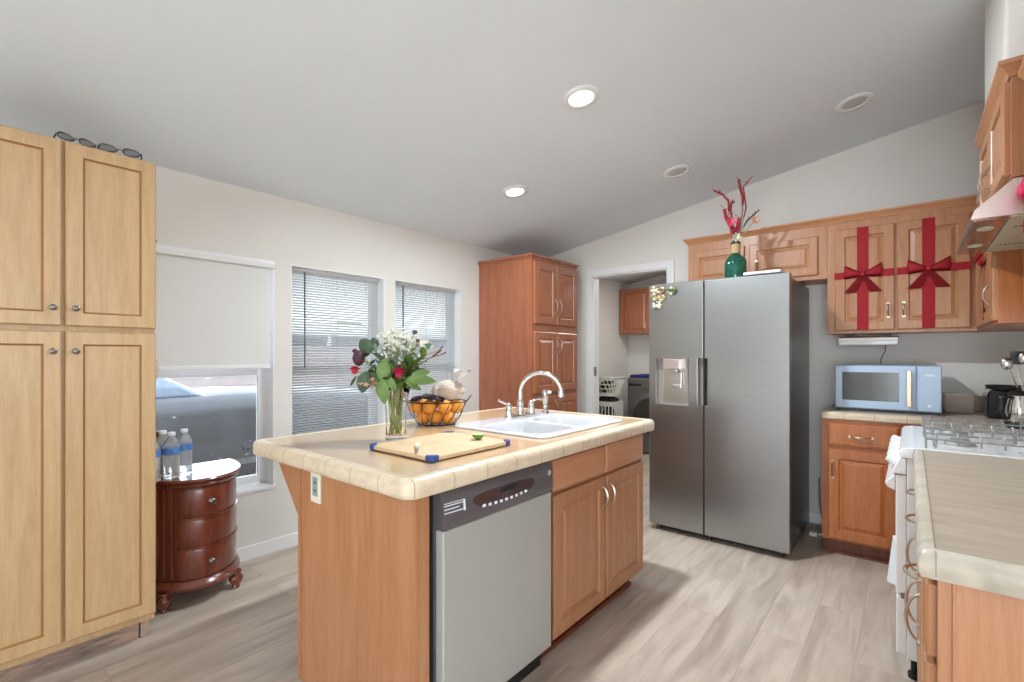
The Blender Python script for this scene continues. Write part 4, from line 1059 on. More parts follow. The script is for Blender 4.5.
for px in (FX0 + .05, XD + .02, FX1 - .06):
    b = BM(); lathe(b, [(.018, 0), (.018, .012), (.008, .014), (.008, .045)], 14, (px, FY + .06, 0)); part(t, 'foot', b, M['dark_nickel'])
b = BM(); lathe(b, [(.018, 0), (.018, .035)], 14, (FX1 - .06, 4.1, 0)); part(t, 'foot', b, M['dark_nickel'])
b = BM(); box(b, FX0 + .05, FX1 - .05, FY + .02, FY + .12, 1.765, 1.785); part(t, 'hinge_cover', b, M['dgrey'], bevel=.004)
# magnets
def magnet(x, z, s, label, cols, seed):
    rr = random.Random(seed); t = thing('fridge_magnet', label, 'magnet', (x, FY - .002, z), 0, 'magnets on the freezer door')
    b = BM(); box(b, -.02 * s, .02 * s, -.004, .002, -.012 * s, .012 * s); part(t, 'base', b, cols[0], world=False, bevel=.002)
    for k in range(7):
        a = 2 * pi * k / 7; b = BM(); sphere(b, (.022 * s * cos(a), -.006, .018 * s * sin(a)), .010 * s, 1, .5, 1, 2); part(t, 'petal', b, cols[k % len(cols)], world=False, smooth='all')
    return t
gold = plain('gold_magnet', srgb(150, 132, 84), .6); ivory = plain('ivory_magnet', srgb(196, 188, 166), .6); brownm = plain('brown_magnet', srgb(120, 92, 72), .5)
magnet(-1.435, 1.745, 1.0, 'floral magnet at the very top left corner of the freezer door', [ivory, gold], 1)
magnet(-1.385, 1.735, 1.0, 'brown and gold flower magnet beside the top left corner one', [brownm, ivory, gold], 2)
magnet(-1.43, 1.692, 1.1, 'gold and brown magnet second from the top at the door\'s left edge', [gold, brownm, ivory], 3)
magnet(-1.38, 1.68, 1.0, 'yellowish magnet right of the gold and brown one', [gold, ivory], 4)
magnet(-1.415, 1.63, 1.2, 'white rounded magnet lowest in the group on the freezer door', [ivory, ivory, M['dgrey']], 5)
magnet(-1.305, 1.725, 1.2, 'green and gold leaf magnet apart to the right of the others', [M['dleaf'], gold, ivory], 6)
b = BM(); loft(b, [[(p[0], p[1], z) for p in rrect(-.84, -.62, FY + .0, FY + .16, .015, i)] for i, z in ((.004, 1.7865), (0, 1.79), (0, 1.802), (.006, 1.805))])
single('white_tray', b, M['white'], 'flat white tray at the right front corner of the fridge top', 'tray', smooth=True)
b = BM(); tube(b, [(-.53, 4.24, .35), (-.52, 4.2, .16), (-.50, 4.15, .09), (-.47, 4.1, .05), (-.46, 4.18, .12), (-.455, 4.25, .2)], .005, 8)
single('water_line', b, M['cord'], 'thin grey water line behind the fridge near the floor', 'hose', smooth=True)
b = BM(); box(b, -.55, -.505, 3.95, 4.0, 0, .022); tube(b, [(-.50, 3.975, .012), (-.47, 3.975, .018), (-.45, 3.96, .006)], .008, 8)
single('plug_valve', b, M['white'], 'small white fitting on the floor beside the fridge', 'fitting')

# green bottle with dried stems
GX, GY, GZ = -.925, 3.52, 1.7665
t = thing('green_bottle', 'green glass bottle with a twine wrapped neck on top of the fridge', 'bottle', (GX, GY, GZ), RZ)
b = BM(); lathe(b, [(.058, 0), (.067, .006), (.07, .02), (.07, .13), (.064, .155), (.045, .18), (.03, .19), (.026, .195), (.026, .275), (.029, .28), (.024, .28), (.022, .2)], 28); part(t, 'glass', b, M['greenglass'], world=False, smooth=True)
b = BM()
for k in range(13): tube(b, [(.029 * cos(a), .029 * sin(a), .20 + .0048 * k) for a in [2 * pi * j / 16 for j in range(17)]], .0026, 5, caps=False)
lathe(b, [(.0275, .197), (.0275, .262)], 20); part(t, 'twine_wrap', b, M['twine'], world=False)
b = BM(); tube(b, [(.0305 * cos(a), .0305 * sin(a), .266) for a in [2 * pi * j / 16 for j in range(17)]], .004, 6, caps=False); part(t, 'dark_band', b, M['black'], world=False)
def dried(name, label, pts2, r, mat, cat='dried stem', group='dried red stems'):
    t = thing(name, label, cat, (GX, GY, GZ), RZ, group)
    P = [Vector((0, 0, .12)), Vector((.006 * (1 if pts2[-1][0] > 738 else -1), 0, .27))] + [Vector(((u - 738) / 154.0, random.uniform(-.03, .03), 1.27 - (v - 355) / 154.0 - GZ + .01)) for u, v in pts2]
    b = BM(); tube(b, P, [r * .4] * 2 + [r * .45] * (len(pts2) - 1) + [r * .5], 6); part(t, 'stem', b, M['twig'], world=False)
    b = BM(); i0 = max(2, len(P) - 3)
    tube(b, [P[i0 - 1].lerp(P[i0], .5)] + P[i0:], [r * 1.1] + [r * 1.2] * (len(P) - i0 - 1) + [r * .9], 7)
    for k in range(10):
        q = k / 9 * (len(P) - i0 - .01) + i0 - 1; i = min(int(q), len(P) - 2); c = P[i].lerp(P[i + 1], q - i); a = k * 2.4; leaf(b, c, (cos(a) * .5, sin(a) * .5, 1), (0, 0, 1), r * 4, r * 1.5)
    part(t, 'catkin', b, mat, world=False)
dried('dried_branch', 'tallest dark red dried stem in the green bottle', [(741, 225), (747, 205), (746, 190), (743, 180), (742, 171)], .0075, M['deepred'])
dried('dried_branch', 'dark red dried stem bending to the far left of the green bottle', [(733, 215), (729, 195), (724, 188), (713, 184)], .006, M['deepred'])
dried('dried_branch', 'short dark red dried stem with a tip left of the tallest one', [(735, 218), (733, 205), (735, 195), (738, 195)], .006, M['deepred'])
dried('dried_branch', 'brown red dried stem leaning right above the ribboned cabinets', [(743, 228), (750, 215), (757, 209), (762, 204)], .005, M['twig'])
dried('dried_branch', 'thick red dried stem in the middle of the green bottle', [(739, 228), (742, 220), (743, 212)], .012, M['crim'])
dried('dried_branch', 'thick red dried stem left of the middle in the green bottle', [(732, 222), (729, 212), (727, 202)], .011, M['deepred'])
dried('dried_branch', 'thin dried stem reaching furthest right and up from the green bottle', [(744, 222), (751, 200), (748, 178), (757, 167)], .004, M['deepred'])
def fh(name, label, u, v, mat, R):
    t = thing(name, label, 'artificial flower', (GX, GY, GZ), RZ)
    p = Vector(((u - 738) / 154.0, -.035, 1.27 - (v - 355) / 154.0 - GZ + .01)); b = BM(); tube(b, [(0, 0, .12), (0, 0, .27), p], .0025, 5); part(t, 'stem', b, M['stem'], world=False)
    b = BM()
    for L in range(3):
        for k in range(7):
            a = 2 * pi * (k + .5 * L) / 7; dd = Vector((cos(a), -.25 - .35 * L, sin(a))); leaf(b, p, dd, (0, -1, .1), R * (1 - .2 * L), R * .6, .2, -.1, 4)
    part(t, 'bloom', b, mat, world=False, smooth='all')
fh('pink_flower', 'pink artificial flower above the green bottle neck', 730, 218, plain('pink_petal', srgb(226, 96, 122), .6), .036)
fh('white_flower', 'cream artificial flower at the mouth of the green bottle', 736, 234, M['cream'], .036)
fh('beige_flower', 'pale beige artificial flower to the right among the red stems', 756, 216, M['blush'], .032)

# ------------------------------------------------------------------ back wall cabinets
UY = 3.965
t = thing('over_fridge_cabinet', 'short honey maple wall cabinet above the fridge', 'cabinet', (-.95, 4.1, 1.82))
b = BM(); box(b, -1.405, -.446, UY + .02, YB - .001, 1.80, 2.17); box(b, -1.405, -.446, UY, UY + .02, 1.80, 2.17); part(t, 'carcass', b, M['maple'], bevel=.001)
F = FM('-y', UY)
for a0, a1, hx_ in ((-1.36, -.975, -1.01), (-.94, -.50, -.89)):
    b = BM(); raised_door(b, F, a0, a1, 1.83, 2.10, .02, .05); d = part(t, 'door', b, M['maple'])
    b = BM(); arch_pull(b, F, hx_, 1.93, .02, .04); part(d, 'handle', b, M['nickel'], smooth=True)
t2 = thing('wall_cabinet', 'honey maple two door wall cabinet above the blue microwave', 'cabinet', (-.07, 4.1, 1.41))
b = BM(); box(b, -.445, .304, UY, YB - .001, 1.415, 2.17); part(t2, 'carcass', b, M['maple'], bevel=.001)
DD = ((-.40, -.080), (-.066, .275))
for (a0, a1), hx_ in zip(DD, (-.112, -.034)):
    b = BM(); raised_door(b, F, a0, a1, 1.435, 2.12, .02, .055); d = part(t2, 'door', b, M['maple'])
    b = BM(); arch_pull(b, F, hx_, 1.56, .02, .042); part(d, 'handle', b, M['nickel'], smooth=True)
b = BM()
cr = [(0, 0), (-.006, .0), (-.012, .012), (-.028, .03), (-.034, .036), (-.034, .046), (0, .046)]
loft(b, [[(-1.405 + o, YB - .001, 2.17 + z), (-1.405 + o, UY + o, 2.17 + z), (.30, UY + o, 2.17 + z)] for o, z in cr + [(.02, .046)]], caps=False, closed=False)
cw_ = thing('crown_molding', 'maple crown molding along the top of the back wall cabinets', 'molding', (-.56, 4.1, 2.17)); part(cw_, 'molding', b, M['maple_h'])

# ribbons with bows
def bow(t, F, ca, cb, n, s=1.0, mat=None, tails=True):
    mat = mat or M['red']
    for sg in (-1, 1):
        b = BM(); rings = []
        for k in range(9):
            q = k / 8; a = ca + sg * s * (.008 + .092 * q); hw = s * (.013 + .034 * q); th = s * .016 * sin(pi * min(1, q * .9 + .1)) + .003; lift = s * .022 * q
            rings.append([F(a, cb + lift - hw, n + .002), F(a, cb + lift - hw * .4, n + .004 + th), F(a, cb + lift + hw * .4, n + .004 + th), F(a, cb + lift + hw, n + .002), F(a + sg * .004, cb + lift, n + .004 + th * .4)])
        loft(b, rings); part(t, 'bow_loop', b, mat, smooth='all')
        if tails:
            b = BM(); pts = []
            for k in range(5):
                q = k / 4; a = ca + sg * s * .07 * q; c = cb - s * .12 * q; w = s * (.012 + .024 * q)
                pts.append((a, c, w))
            up = [F(a - w * .95, c - w * .35 * sg * -1 * 0 , n + .005 + .004 * sin(3 * i)) for i, (a, c, w) in enumerate(pts)]; dn = [F(a + w * .95, c, n + .005 + .004 * sin(3 * i)) for i, (a, c, w) in enumerate(pts)]
            A = [b.verts.new(p) for p in up]; B = [b.verts.new(p) for p in dn]
            for k in range(4): b.faces.new((A[k], A[k + 1], B[k + 1], B[k]))
            v = b.verts.new(F(pts[-1][0] + sg * .004, pts[-1][1] + .012, n + .005)); 
            bmesh.ops.solidify(b, geom=b.faces[:], thickness=.002); part(t, 'bow_tail', b, mat)
    b = BM(); pr = [F(ca + dx * s, cb + dz * s, n + dn_) for dx, dz, dn_ in ((-.014, -.016, .004), (.014, -.016, .004), (.014, .018, .004), (-.014, .018, .004))]; pr2 = [F(ca + dx * s, cb + dz * s, n + .022) for dx, dz in ((-.01, -.013), (.01, -.013), (.01, .014), (-.01, .014))]
    loft(b, [pr, pr2]); part(t, 'knot', b, mat, bevel=.003)
for (a0, a1), cx_, lab in zip(DD, (-.245, .085), ('red velvet ribbon and bow on the cabinet door nearer the fridge', 'red velvet ribbon and bow on the cabinet door nearer the range hood')):
    t = thing('red_ribbon', lab, 'ribbon', (cx_, UY - .025, 1.44), 0, 'gift ribbons on the cabinet doors')
    b = BM(); box(b, cx_ - .031, cx_ + .031, UY - .0225, UY - .0205, 1.436, 2.12); part(t, 'vertical_band', b, M['red'])
    b = BM(); box(b, a0 - .002, a1 + .002, UY - .0245, UY - .0226, 1.782, 1.828); part(t, 'horizontal_band', b, M['red'])
    bow(t, F, cx_, 1.805, .024, 1.0)

# under cabinet lamp
t = thing('under_cabinet_light', 'silver light fixture mounted under the ribboned wall cabinet', 'light fixture', (-.22, 4.05, 1.39))
b = BM(); prism(b, [(3.985, 1.39), (3.975, 1.385), (3.985, 1.335), (4.13, 1.345), (4.13, 1.395), (3.99, 1.395)], 'x', -.385, -.06); part(t, 'housing', b, M['stover'], bevel=.003)
b = BM(); box(b, -.375, -.07, 3.978, 3.99, 1.345, 1.358); part(t, 'lens', b, M['whitelabel'])
for q in (-.34, -.14):
    b = BM(); box(b, q, q + .04, 4.03, 4.07, 1.395, 1.4145); part(t, 'bracket', b, M['black'])
b = BM(); tube(b, [(-.13, 4.12, 1.35), (-.135, 4.2, 1.30), (-.16, 4.25, 1.24), (-.17, 4.255, 1.0)], .003, 6); part(t, 'cord', b, M['dgrey'])

# base cabinet with drawer, back wall
BYF = 3.655
t = thing('base_cabinet', 'amber maple base cabinet with one drawer below the blue microwave', 'cabinet', (-.25, 3.95, 0))
b = BM(); box(b, -.440, .05, BYF, YB - .001, .10, .868); part(t, 'carcass', b, M['maple_warm'], bevel=.001)
F = FM('-y', BYF)
b = BM(); slab_front(b, F, -.405, -.055, .70, .84, .02); d = part(t, 'drawer', b, M['maple_warm'])
b = BM(); arch_pull(b, F, -.235, .765, .02, .055, vertical=False); part(d, 'handle', b, M['nickel'], smooth=True)
b = BM(); raised_door(b, F, -.405, -.055, .115, .675, .02, .055); d = part(t, 'door', b, M['maple_warm'])
b = BM(); arch_pull(b, F, -.38, .55, .02, .05); part(d, 'handle', b, M['nickel'], smooth=True)
b = BM(); box(b, -.435, .05, BYF + .055, BYF + .07, 0, .10); box(b, -.435, .05, BYF + .045, BYF + .055, 0, .018); part(t, 'toe_kick', b, M['kick'])
t = thing('back_countertop', 'beige countertop under the microwave with a low backsplash', 'countertop', (0, 4.0, .868))
b = BM(); box(b, -.435, XR - .002, 3.66, YB - .001, .87, .911); box(b, .05, XR - .002, 3.205, 3.66, .87, .911); part(t, 'worktop', b, M['rtop'])
b = BM()
ep = [(0.0, .868), (-.026, .868), (-.03, .875), (-.03, .896), (-.024, .907), (-.012, .9125), (.03, .9125), (.03, .868)]
loft(b, [[(x, 3.66 + p[0], p[1]) for p in ep] for x in (-.437, .05)])
part(t, 'tile_edge', b, M['cedge'])
b = BM(); box(b, -.435, XR - .02, YB - .02, YB - .001, .911, 1.01); box(b, XR - .02, XR - .001, 3.2, YB - .001, .911, 1.01); part(t, 'backsplash', b, M['rtop'], bevel=.003)
b = BM(); box(b, .12, XR - .002, 3.21, 4.26, .09, .868); tag(mesh_obj('corner_base_cabinet', b, M['maple']), 'maple corner base cabinet behind the white range', 'cabinet')

# microwave
t = thing('microwave', 'pale blue microwave with a brass handle on the back counter', 'microwave', (-.12, 3.98, .912))
b = BM(); box(b, -.384, .142, 3.815, 4.16, .928, 1.203); part(t, 'body', b, M['blue_mw'], bevel=.006, segs=3)
F = FM('-y', 3.815)
b = BM(); loft(b, [rectring(F, -.384, .027, .928, 1.203, i, n) for i, n in ((0, 0), (0, .012), (.006, .018))]); dr_ = part(t, 'door', b, M['blue_mw'])
b = BM(); loft(b, [rectring(F, -.345, -.055, .98, 1.16, i, n) for i, n in ((0, .0178), (.002, .0195))]); part(dr_, 'window', b, M['mirror'])
b = BM(); loft(b, [rectring(F, .030, .142, .928, 1.203, i, n) for i, n in ((0, 0), (0, .012), (.006, .018))]); cp = part(t, 'control_panel', b, M['blue_mw'])
b = BM(); loft(b, [rectring(F, .065, .11, 1.14, 1.155, i, n) for i, n in ((0, .018), (.002, .0195))]); part(cp, 'display', b, M['whitelabel'])
b = BM(); tube(b, [F(.085, .965, .018), F(.085, .965, .021)], .009, 16); part(cp, 'button', b, M['whitelabel'])
b = BM(); box(b, -.020, .004, 3.768, 3.782, .955, 1.175); box(b, -.014, -.002, 3.782, 3.80, .965, .98); box(b, -.014, -.002, 3.782, 3.80, 1.15, 1.165); part(dr_, 'handle', b, M['brass'], bevel=.004, segs=3)
b = BM(); box(b, -.378, .136, 3.805, 4.15, .9125, .928); part(t, 'base', b, M['black'])
b = BM(); loft(b, [[(p[0], p[1], z) for p in rrect(.155, .30, 4.02, 4.16, .02, i)] for i, z in ((.012, .9125), (0, .93), (-.004, 1.03))], caps=True)
single('storage_box', b, M['socket'], 'smoky grey storage box beside the blue microwave', 'box', smooth=True)

# toaster etc. in the corner
t = thing('toaster', 'black and chrome toaster in the corner beyond the range', 'toaster', (.395, 3.93, .912))
tx, ty = .395, 3.93
b = BM(); loft(b, [[(tx + p[0] * .062 * w, ty + p[1] * .11, .9125 + z) for p in [(-1, -1), (1, -1), (1, 1), (-1, 1)]] for z, w in ((.012, 1), (.04, 1.04), (.12, 1.02), (.148, .92), (.158, .78))]); bd = part(t, 'body', b, M['chrome'], bevel=.01, segs=3)
for sg in (-1, 1):
    b = BM(); loft(b, [[(tx + p[0] * .062 * w, ty + sg * (.108 + p[1] * .02), .9125 + z) for p in [(-1, 0), (1, 0), (.85, 1), (-.85, 1)]] for z, w in ((.008, 1.02), (.04, 1.06), (.12, 1.04), (.150, .92), (.160, .76))]); part(t, 'end_cap', b, M['black'], bevel=.004)
b = BM(); box(b, tx - .06, tx + .06, ty - .12, ty + .12, .9125, .925); part(t, 'base', b, M['black'], bevel=.004)
b = BM(); box(b, tx - .018, tx + .018, ty - .147, ty - .128, 1.03, 1.042); part(t, 'lever', b, M['chrome'], bevel=.002)
for k in (-1, 1):
    b = BM(); tube(b, [(tx + k * .025, ty - .126, .955), (tx + k * .025, ty - .138, .955)], .008, 12); part(t, 'dial', b, M['chrome'])
b = BM(); box(b, tx - .03, tx - .012, ty - .085, ty + .085, 1.0695, 1.0715); box(b, tx + .012, tx + .03, ty - .085, ty + .085, 1.0695, 1.0715); part(t, 'slots', b, M['black'])
t = thing('frying_pan', 'flat black pan resting on top of the toaster', 'pan', (.425, 3.87, 1.0725))
b = BM(); lathe(b, [(.075, 0), (.092, .006), (.098, .026), (.093, .026), (.088, .008), (.0005, .006)], 36, caps=True, c=(.425, 3.87, 1.0725)); part(t, 'body', b, M['black'], smooth=True)
b = BM(); tube(b, [(.515, 3.85, 1.093), (.56, 3.83, 1.10), (.62, 3.80, 1.104)], [.008, .010, .010], 8); part(t, 'handle', b, M['black'], smooth=True)
t = thing('utensil_holder', 'steel utensil holder with serving tools at the right edge beyond the range', 'utensil holder', (.475, 3.62, .912))
b = BM(); lathe(b, [(.05, 0), (.05, .185), (.046, .185), (.045, .01)], 28, (.475, 3.62, .9125)); part(t, 'cup', b, M['chrome'], smooth=True)
def utensil(name, label, dx, dy, tz, head):
    t = thing(name, label, 'utensil', (.475, 3.62, .93))
    p0 = Vector((.475, 3.62, .93)); p1 = p0 + Vector((dx, dy, tz)); b = BM(); tube(b, [p0 + Vector((dx, dy, 0)) * -.1, p1], .0035, 6); part(t, 'handle', b, M['chrome'])
    b = BM(); sphere(b, p1 + (p1 - p0).normalized() * .025, .026, 1, .35, 1.3, 2) if head == 'spoon' else box(b, p1.x - .025, p1.x + .025, p1.y - .002, p1.y + .002, p1.z, p1.z + .07)
    part(t, 'head', b, M['chrome'] if head == 'spoon' else M['black'], smooth='all' if head == 'spoon' else None)
utensil('serving_spoon', 'steel serving spoon leaning left out of the utensil holder', -.075, .02, .27, 'spoon')
utensil('ladle', 'steel ladle upright in the utensil holder', -.02, -.02, .30, 'spoon')
utensil('spatula', 'black spatula in the utensil holder', -.045, .03, .29, 'flat')
t = thing('kettle', 'chrome electric kettle on a dark round base right of the toaster', 'kettle', (.408, 3.40, .912))
kx, ky = .408, 3.40
b = BM(); lathe(b, [(.06, 0), (.062, .006), (.055, .028), (.045, .03)], 28, (kx, ky, .9125)); part(t, 'base', b, M['black'], smooth=True)
b = BM(); lathe(b, [(.044, .03), (.05, .05), (.047, .10), (.036, .15), (.034, .16), (.04, .165)], 28, (kx, ky, .9125)); part(t, 'body', b, M['chrome'], smooth=True)
b = BM(); lathe(b, [(.04, .16), (.042, .168), (.03, .18), (.008, .184), (.01, .196), (.0005, .2)], 24, (kx, ky, .9125)); part(t, 'lid', b, M['black'], smooth=True)
b = BM(); tube(b, [(kx - .03, ky - .03, 1.065), (kx - .06, ky - .04, 1.06), (kx - .07, ky - .05, 1.0), (kx - .045, ky - .03, .955)], .008, 8); part(t, 'handle', b, M['black'], smooth=True)

# ------------------------------------------------------------------ white gas range
RY0, RY1 = 2.42, 3.18
t = thing('gas_range', 'white gas range with grey grates', 'range', (.32, 2.80, 0))
b = BM(); box(b, -.012, .655, RY0, RY1, .088, .868); part(t, 'body', b, M['white'], bevel=.003)
b = BM(); prism(b, [(-.030, .868), (-.036, .893), (-.026, .907), (.01, .912), (.655, .912), (.655, .868)], 'y', RY0 - .004, RY1 + .004); part(t, 'cooktop', b, M['white'], bevel=.004, segs=3)
b = BM(); prism(b, [(-.013, .866), (-.032, .866), (-.060, .806), (-.013, .803)], 'y', RY0, RY1); part(t, 'control_panel', b, M['white'], bevel=.003)
for k in range(5):
    y = RY0 + .09 + .145 * k; c = Vector((-.044, y, .84)); n_ = Vector((-.9, 0, .42)).normalized()
    b = BM(); tube(b, [c, c + n_ * .006, c + n_ * .008, c + n_ * .032, c + n_ * .035], [.026, .026, .021, .018, .012], 18); part(t, 'knob', b, M['white'], smooth=True)
b = BM(); box(b, -.046, -.013, RY0 + .003, RY1 - .003, .335, .80); dv = part(t, 'oven_door', b, M['white'], bevel=.004)
b = BM(); prism(b, [(-.045, .797), (-.052, .797), (-.080, .764), (-.072, .748), (-.045, .735)], 'y', RY0 + .003, RY1 - .003); part(dv, 'handle', b, M['white'], bevel=.004, segs=3)
b = BM(); box(b, -.048, -.0455, RY0 + .12, RY1 - .12, .43, .66); part(dv, 'window', b, M['mirror'])
b = BM(); box(b, -.044, -.013, RY0 + .003, RY1 - .003, .10, .325); sd = part(t, 'storage_drawer', b, M['white'], bevel=.004)
b = BM(); prism(b, [(-.047, .405), (-.066, .402), (-.088, .20), (-.082, .193), (-.047, .185)], 'y', 2.90, 2.96); part(dv, 'door_flap', b, M['white'], label='white flap projecting from the front near the far side')
b = BM(); box(b, -.03, .0, RY0 + .003, RY0 + .03, .318, .342); part(t, 'hinge', b, M['dark_nickel'])
for px in (.01, .6):
    for py in (RY0 + .05, RY1 - .05):
        b = BM(); lathe(b, [(.02, 0), (.02, .02), (.01, .025), (.01, .09)], 12, (px, py, 0)); part(t, 'leg', b, M['black'])
b = BM(); box(b, .03, .62, RY0 + .02, RY1 - .02, .03, .088); part(t, 'base_pan', b, M['black'])
for bx, by in ((.15, RY0 + .19), (.15, RY1 - .19), (.46, RY0 + .19), (.46, RY1 - .19)):
    b = BM(); lathe(b, [(.05, .0), (.045, .012), (.03, .016), (.03, .024), (.0005, .026)], 24, (bx, by, .913)); part(t, 'burner', b, M['grate'], smooth=True)
def grate(y0, y1):
    b = BM(); x0, x1, r = .045, .60, .0042; z = .948
    def bar(p, q): tube(b, [p, q], r, 6)
    for y in (y0, (y0 + y1) / 2, y1): bar((x0, y, z), (x1, y, z))
    for x in (x0, .325, x1): bar((x, y0, z), (x, y1, z))
    for x in (x0, .325, x1):
        for y in (y0, y1): bar((x, y, z), (x, y, .912))
    for k in range(9):
        x = x0 + (x1 - x0) * (k + .5) / 9
        for y, d in ((y0, 1), (y1, -1)):
            tube(b, [(x, y, z - .02), (x, y, z + .004), (x, y + d * .012, z + .024), (x, y + d * .03, z + .022), (x, y + d * .085, z + .010)], r * .8, 6)
    return b
for y0, y1 in ((RY0 + .03, 2.785), (2.815, RY1 - .03)): part(t, 'grate', grate(y0, y1), M['grate'], smooth=True)

# ------------------------------------------------------------------ range hood and right wall cabinets
HY0, HY1 = 2.335, 3.095
t = thing('range_hood', 'slanted stainless range hood under the right wall cabinet', 'range hood', (.4, 2.7, 1.74))
hpf = [(.160, 1.745), (.172, 1.778), (.268, 1.868), (.655, 1.868), (.655, 1.735)]
b = BM()
def hsec(y): return [(p[0], y, p[1]) for p in hpf]
prism(b, [(.160, 1.745), (.172, 1.778), (.268, 1.868), (.655, 1.868), (.655, 1.745)], 'y', HY0, HY1); part(t, 'canopy', b, M['hood'], bevel=.002)
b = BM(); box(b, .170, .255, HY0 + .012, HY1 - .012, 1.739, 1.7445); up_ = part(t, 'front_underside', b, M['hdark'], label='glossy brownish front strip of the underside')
b = BM(); box(b, .262, .645, HY0 + .012, (HY0 + HY1) / 2 - .008, 1.739, 1.7445); f1 = part(t, 'filter', b, M['filter'])
b = BM(); box(b, .262, .645, (HY0 + HY1) / 2 + .008, HY1 - .012, 1.739, 1.7445); f2 = part(t, 'filter', b, M['filter'])
for f_, y in ((f1, 2.52), (f2, 2.9)):
    b = BM()
    for k in range(7): box(b, .29 + .014 * k, .299 + .014 * k, y - .008 + (k % 3) * .004, y + .012, 1.737, 1.739)
    part(f_, 'printed_text', b, M['dgrey'])
for y in (2.5, 2.86):
    b = BM(); lathe(b, [(.035, 1.739), (.033, 1.736), (.0005, 1.7355)], 20, (.213, y, 0), caps=False, sy=1.0, sx=.7); part(up_, 'lamp', b, M['cream'], smooth=True)
CRN = [(0, 0), (-.006, 0), (-.012, .012), (-.028, .03), (-.034, .036), (-.034, .05), (0, .05)]
t = thing('range_cabinet', 'honey maple wall cabinet directly above the range hood', 'cabinet', (.45, 2.7, 1.87))
RX_ = .262
b = BM(); box(b, RX_, XR - .002, HY0, HY1, 1.872, 2.215); part(t, 'carcass', b, M['maple'], bevel=.001)
F = FM('-x', RX_)
for a0, a1, hy in ((HY0 + .01, 2.708, 2.68), (2.722, HY1 - .01, 2.75)):
    b = BM(); raised_door(b, F, a0, a1, 1.885, 2.20, .02, .05); d = part(t, 'door', b, M['maple'])
    b = BM(); arch_pull(b, F, hy, 1.965, .02, .045); part(d, 'handle', b, M['nickel'], smooth=True)
b = BM(); loft(b, [[(RX_ + o, HY1 + .002), (RX_ + o, HY0 + o), (XR - .002, HY0 + o)] and [(RX_ + o, HY1 + .002, 2.212 + z), (RX_ + o, HY0 + o, 2.212 + z), (XR - .002, HY0 + o, 2.212 + z)] for o, z in CRN + [(.02, .05)]], caps=False, closed=False)
box(b, RX_ + .001, XR - .002, HY0 + .001, HY1, 2.2155, 2.2605)
part(t, 'crown', b, M['maple_h'])
CXF = .307
t = thing('corner_wall_cabinet', 'maple wall cabinet in the corner between the hood and the ribboned doors', 'cabinet', (.48, 3.6, 1.41))
b = BM(); box(b, CXF, XR - .002, HY1 + .004, YB - .001, 1.415, 2.17); part(t, 'carcass', b, M['maple_warm'], bevel=.001)
F = FM('-x', CXF)
b = BM(); raised_door(b, F, HY1 + .02, 3.86, 1.43, 2.12, .018, .055); d = part(t, 'door', b, M['maple'])
b = BM(); arch_pull(b, F, HY1 + .05, 1.55, .018, .05); part(d, 'handle', b, M['nickel'], smooth=True)
t3 = thing('red_ribbon', 'loose red ribbon hanging on the corner cabinet behind the hood', 'ribbon', (CXF, 3.4, 1.5), 0, 'gift ribbons on the cabinet doors')
b = BM(); A = []; B_ = []
for k in range(12):
    q = k / 11; z = 1.74 - .29 * q; yy = 3.42 + .05 * sin(q * 2.4); A.append(b.verts.new(F(yy - .02, z, .022 + .01 * sin(5 * q)))); B_.append(b.verts.new(F(yy + .02, z, .024 + .006 * sin(6 * q))))
for k in range(11): b.faces.new((A[k], A[k + 1], B_[k + 1], B_[k]))
bmesh.ops.solidify(b, geom=b.faces[:], thickness=.002); part(t3, 'vertical_band', b, M['red'])
bow(t3, F, 3.43, 1.74, .022, .7, tails=False)
b = BM(); box(b, CXF - .024, CXF - .020, HY1 + .02, 3.86, 1.80, 1.84); part(t3, 'horizontal_band', b, M['red'])
t = thing('near_wall_cabinet', 'maple wall cabinet at the right edge with a pink bow, nearest the camera', 'cabinet', (.48, 1.9, 1.41))
b = BM(); box(b, CXF, XR - .002, 1.50, HY0 - .004, 1.415, 2.16); part(t, 'carcass', b, M['maple'], bevel=.001)
for a0, a1, hy in ((1.51, 1.905, 1.88), (1.92, HY0 - .015, 1.95)):
    b = BM(); raised_door(b, F, a0, a1, 1.43, 2.12, .018, .055); d = part(t, 'door', b, M['maple'])
    b = BM(); arch_pull(b, F, hy, 1.55, .018, .05); part(d, 'handle', b, M['nickel'], smooth=True)
b = BM(); loft(b, [[(CXF + p[0], y, 2.155 + p[1]) for p in CRN] for y in (1.48, HY0 - .036)]); part(t, 'crown', b, M['maple_h'])
t = thing('pink_bow', 'bright pink ribbon bow on the nearest wall cabinet at the right edge', 'bow', (CXF - .02, 2.2, 1.75))
bow(t, F, 2.20, 1.79, .018, 1.0, M['pink'])

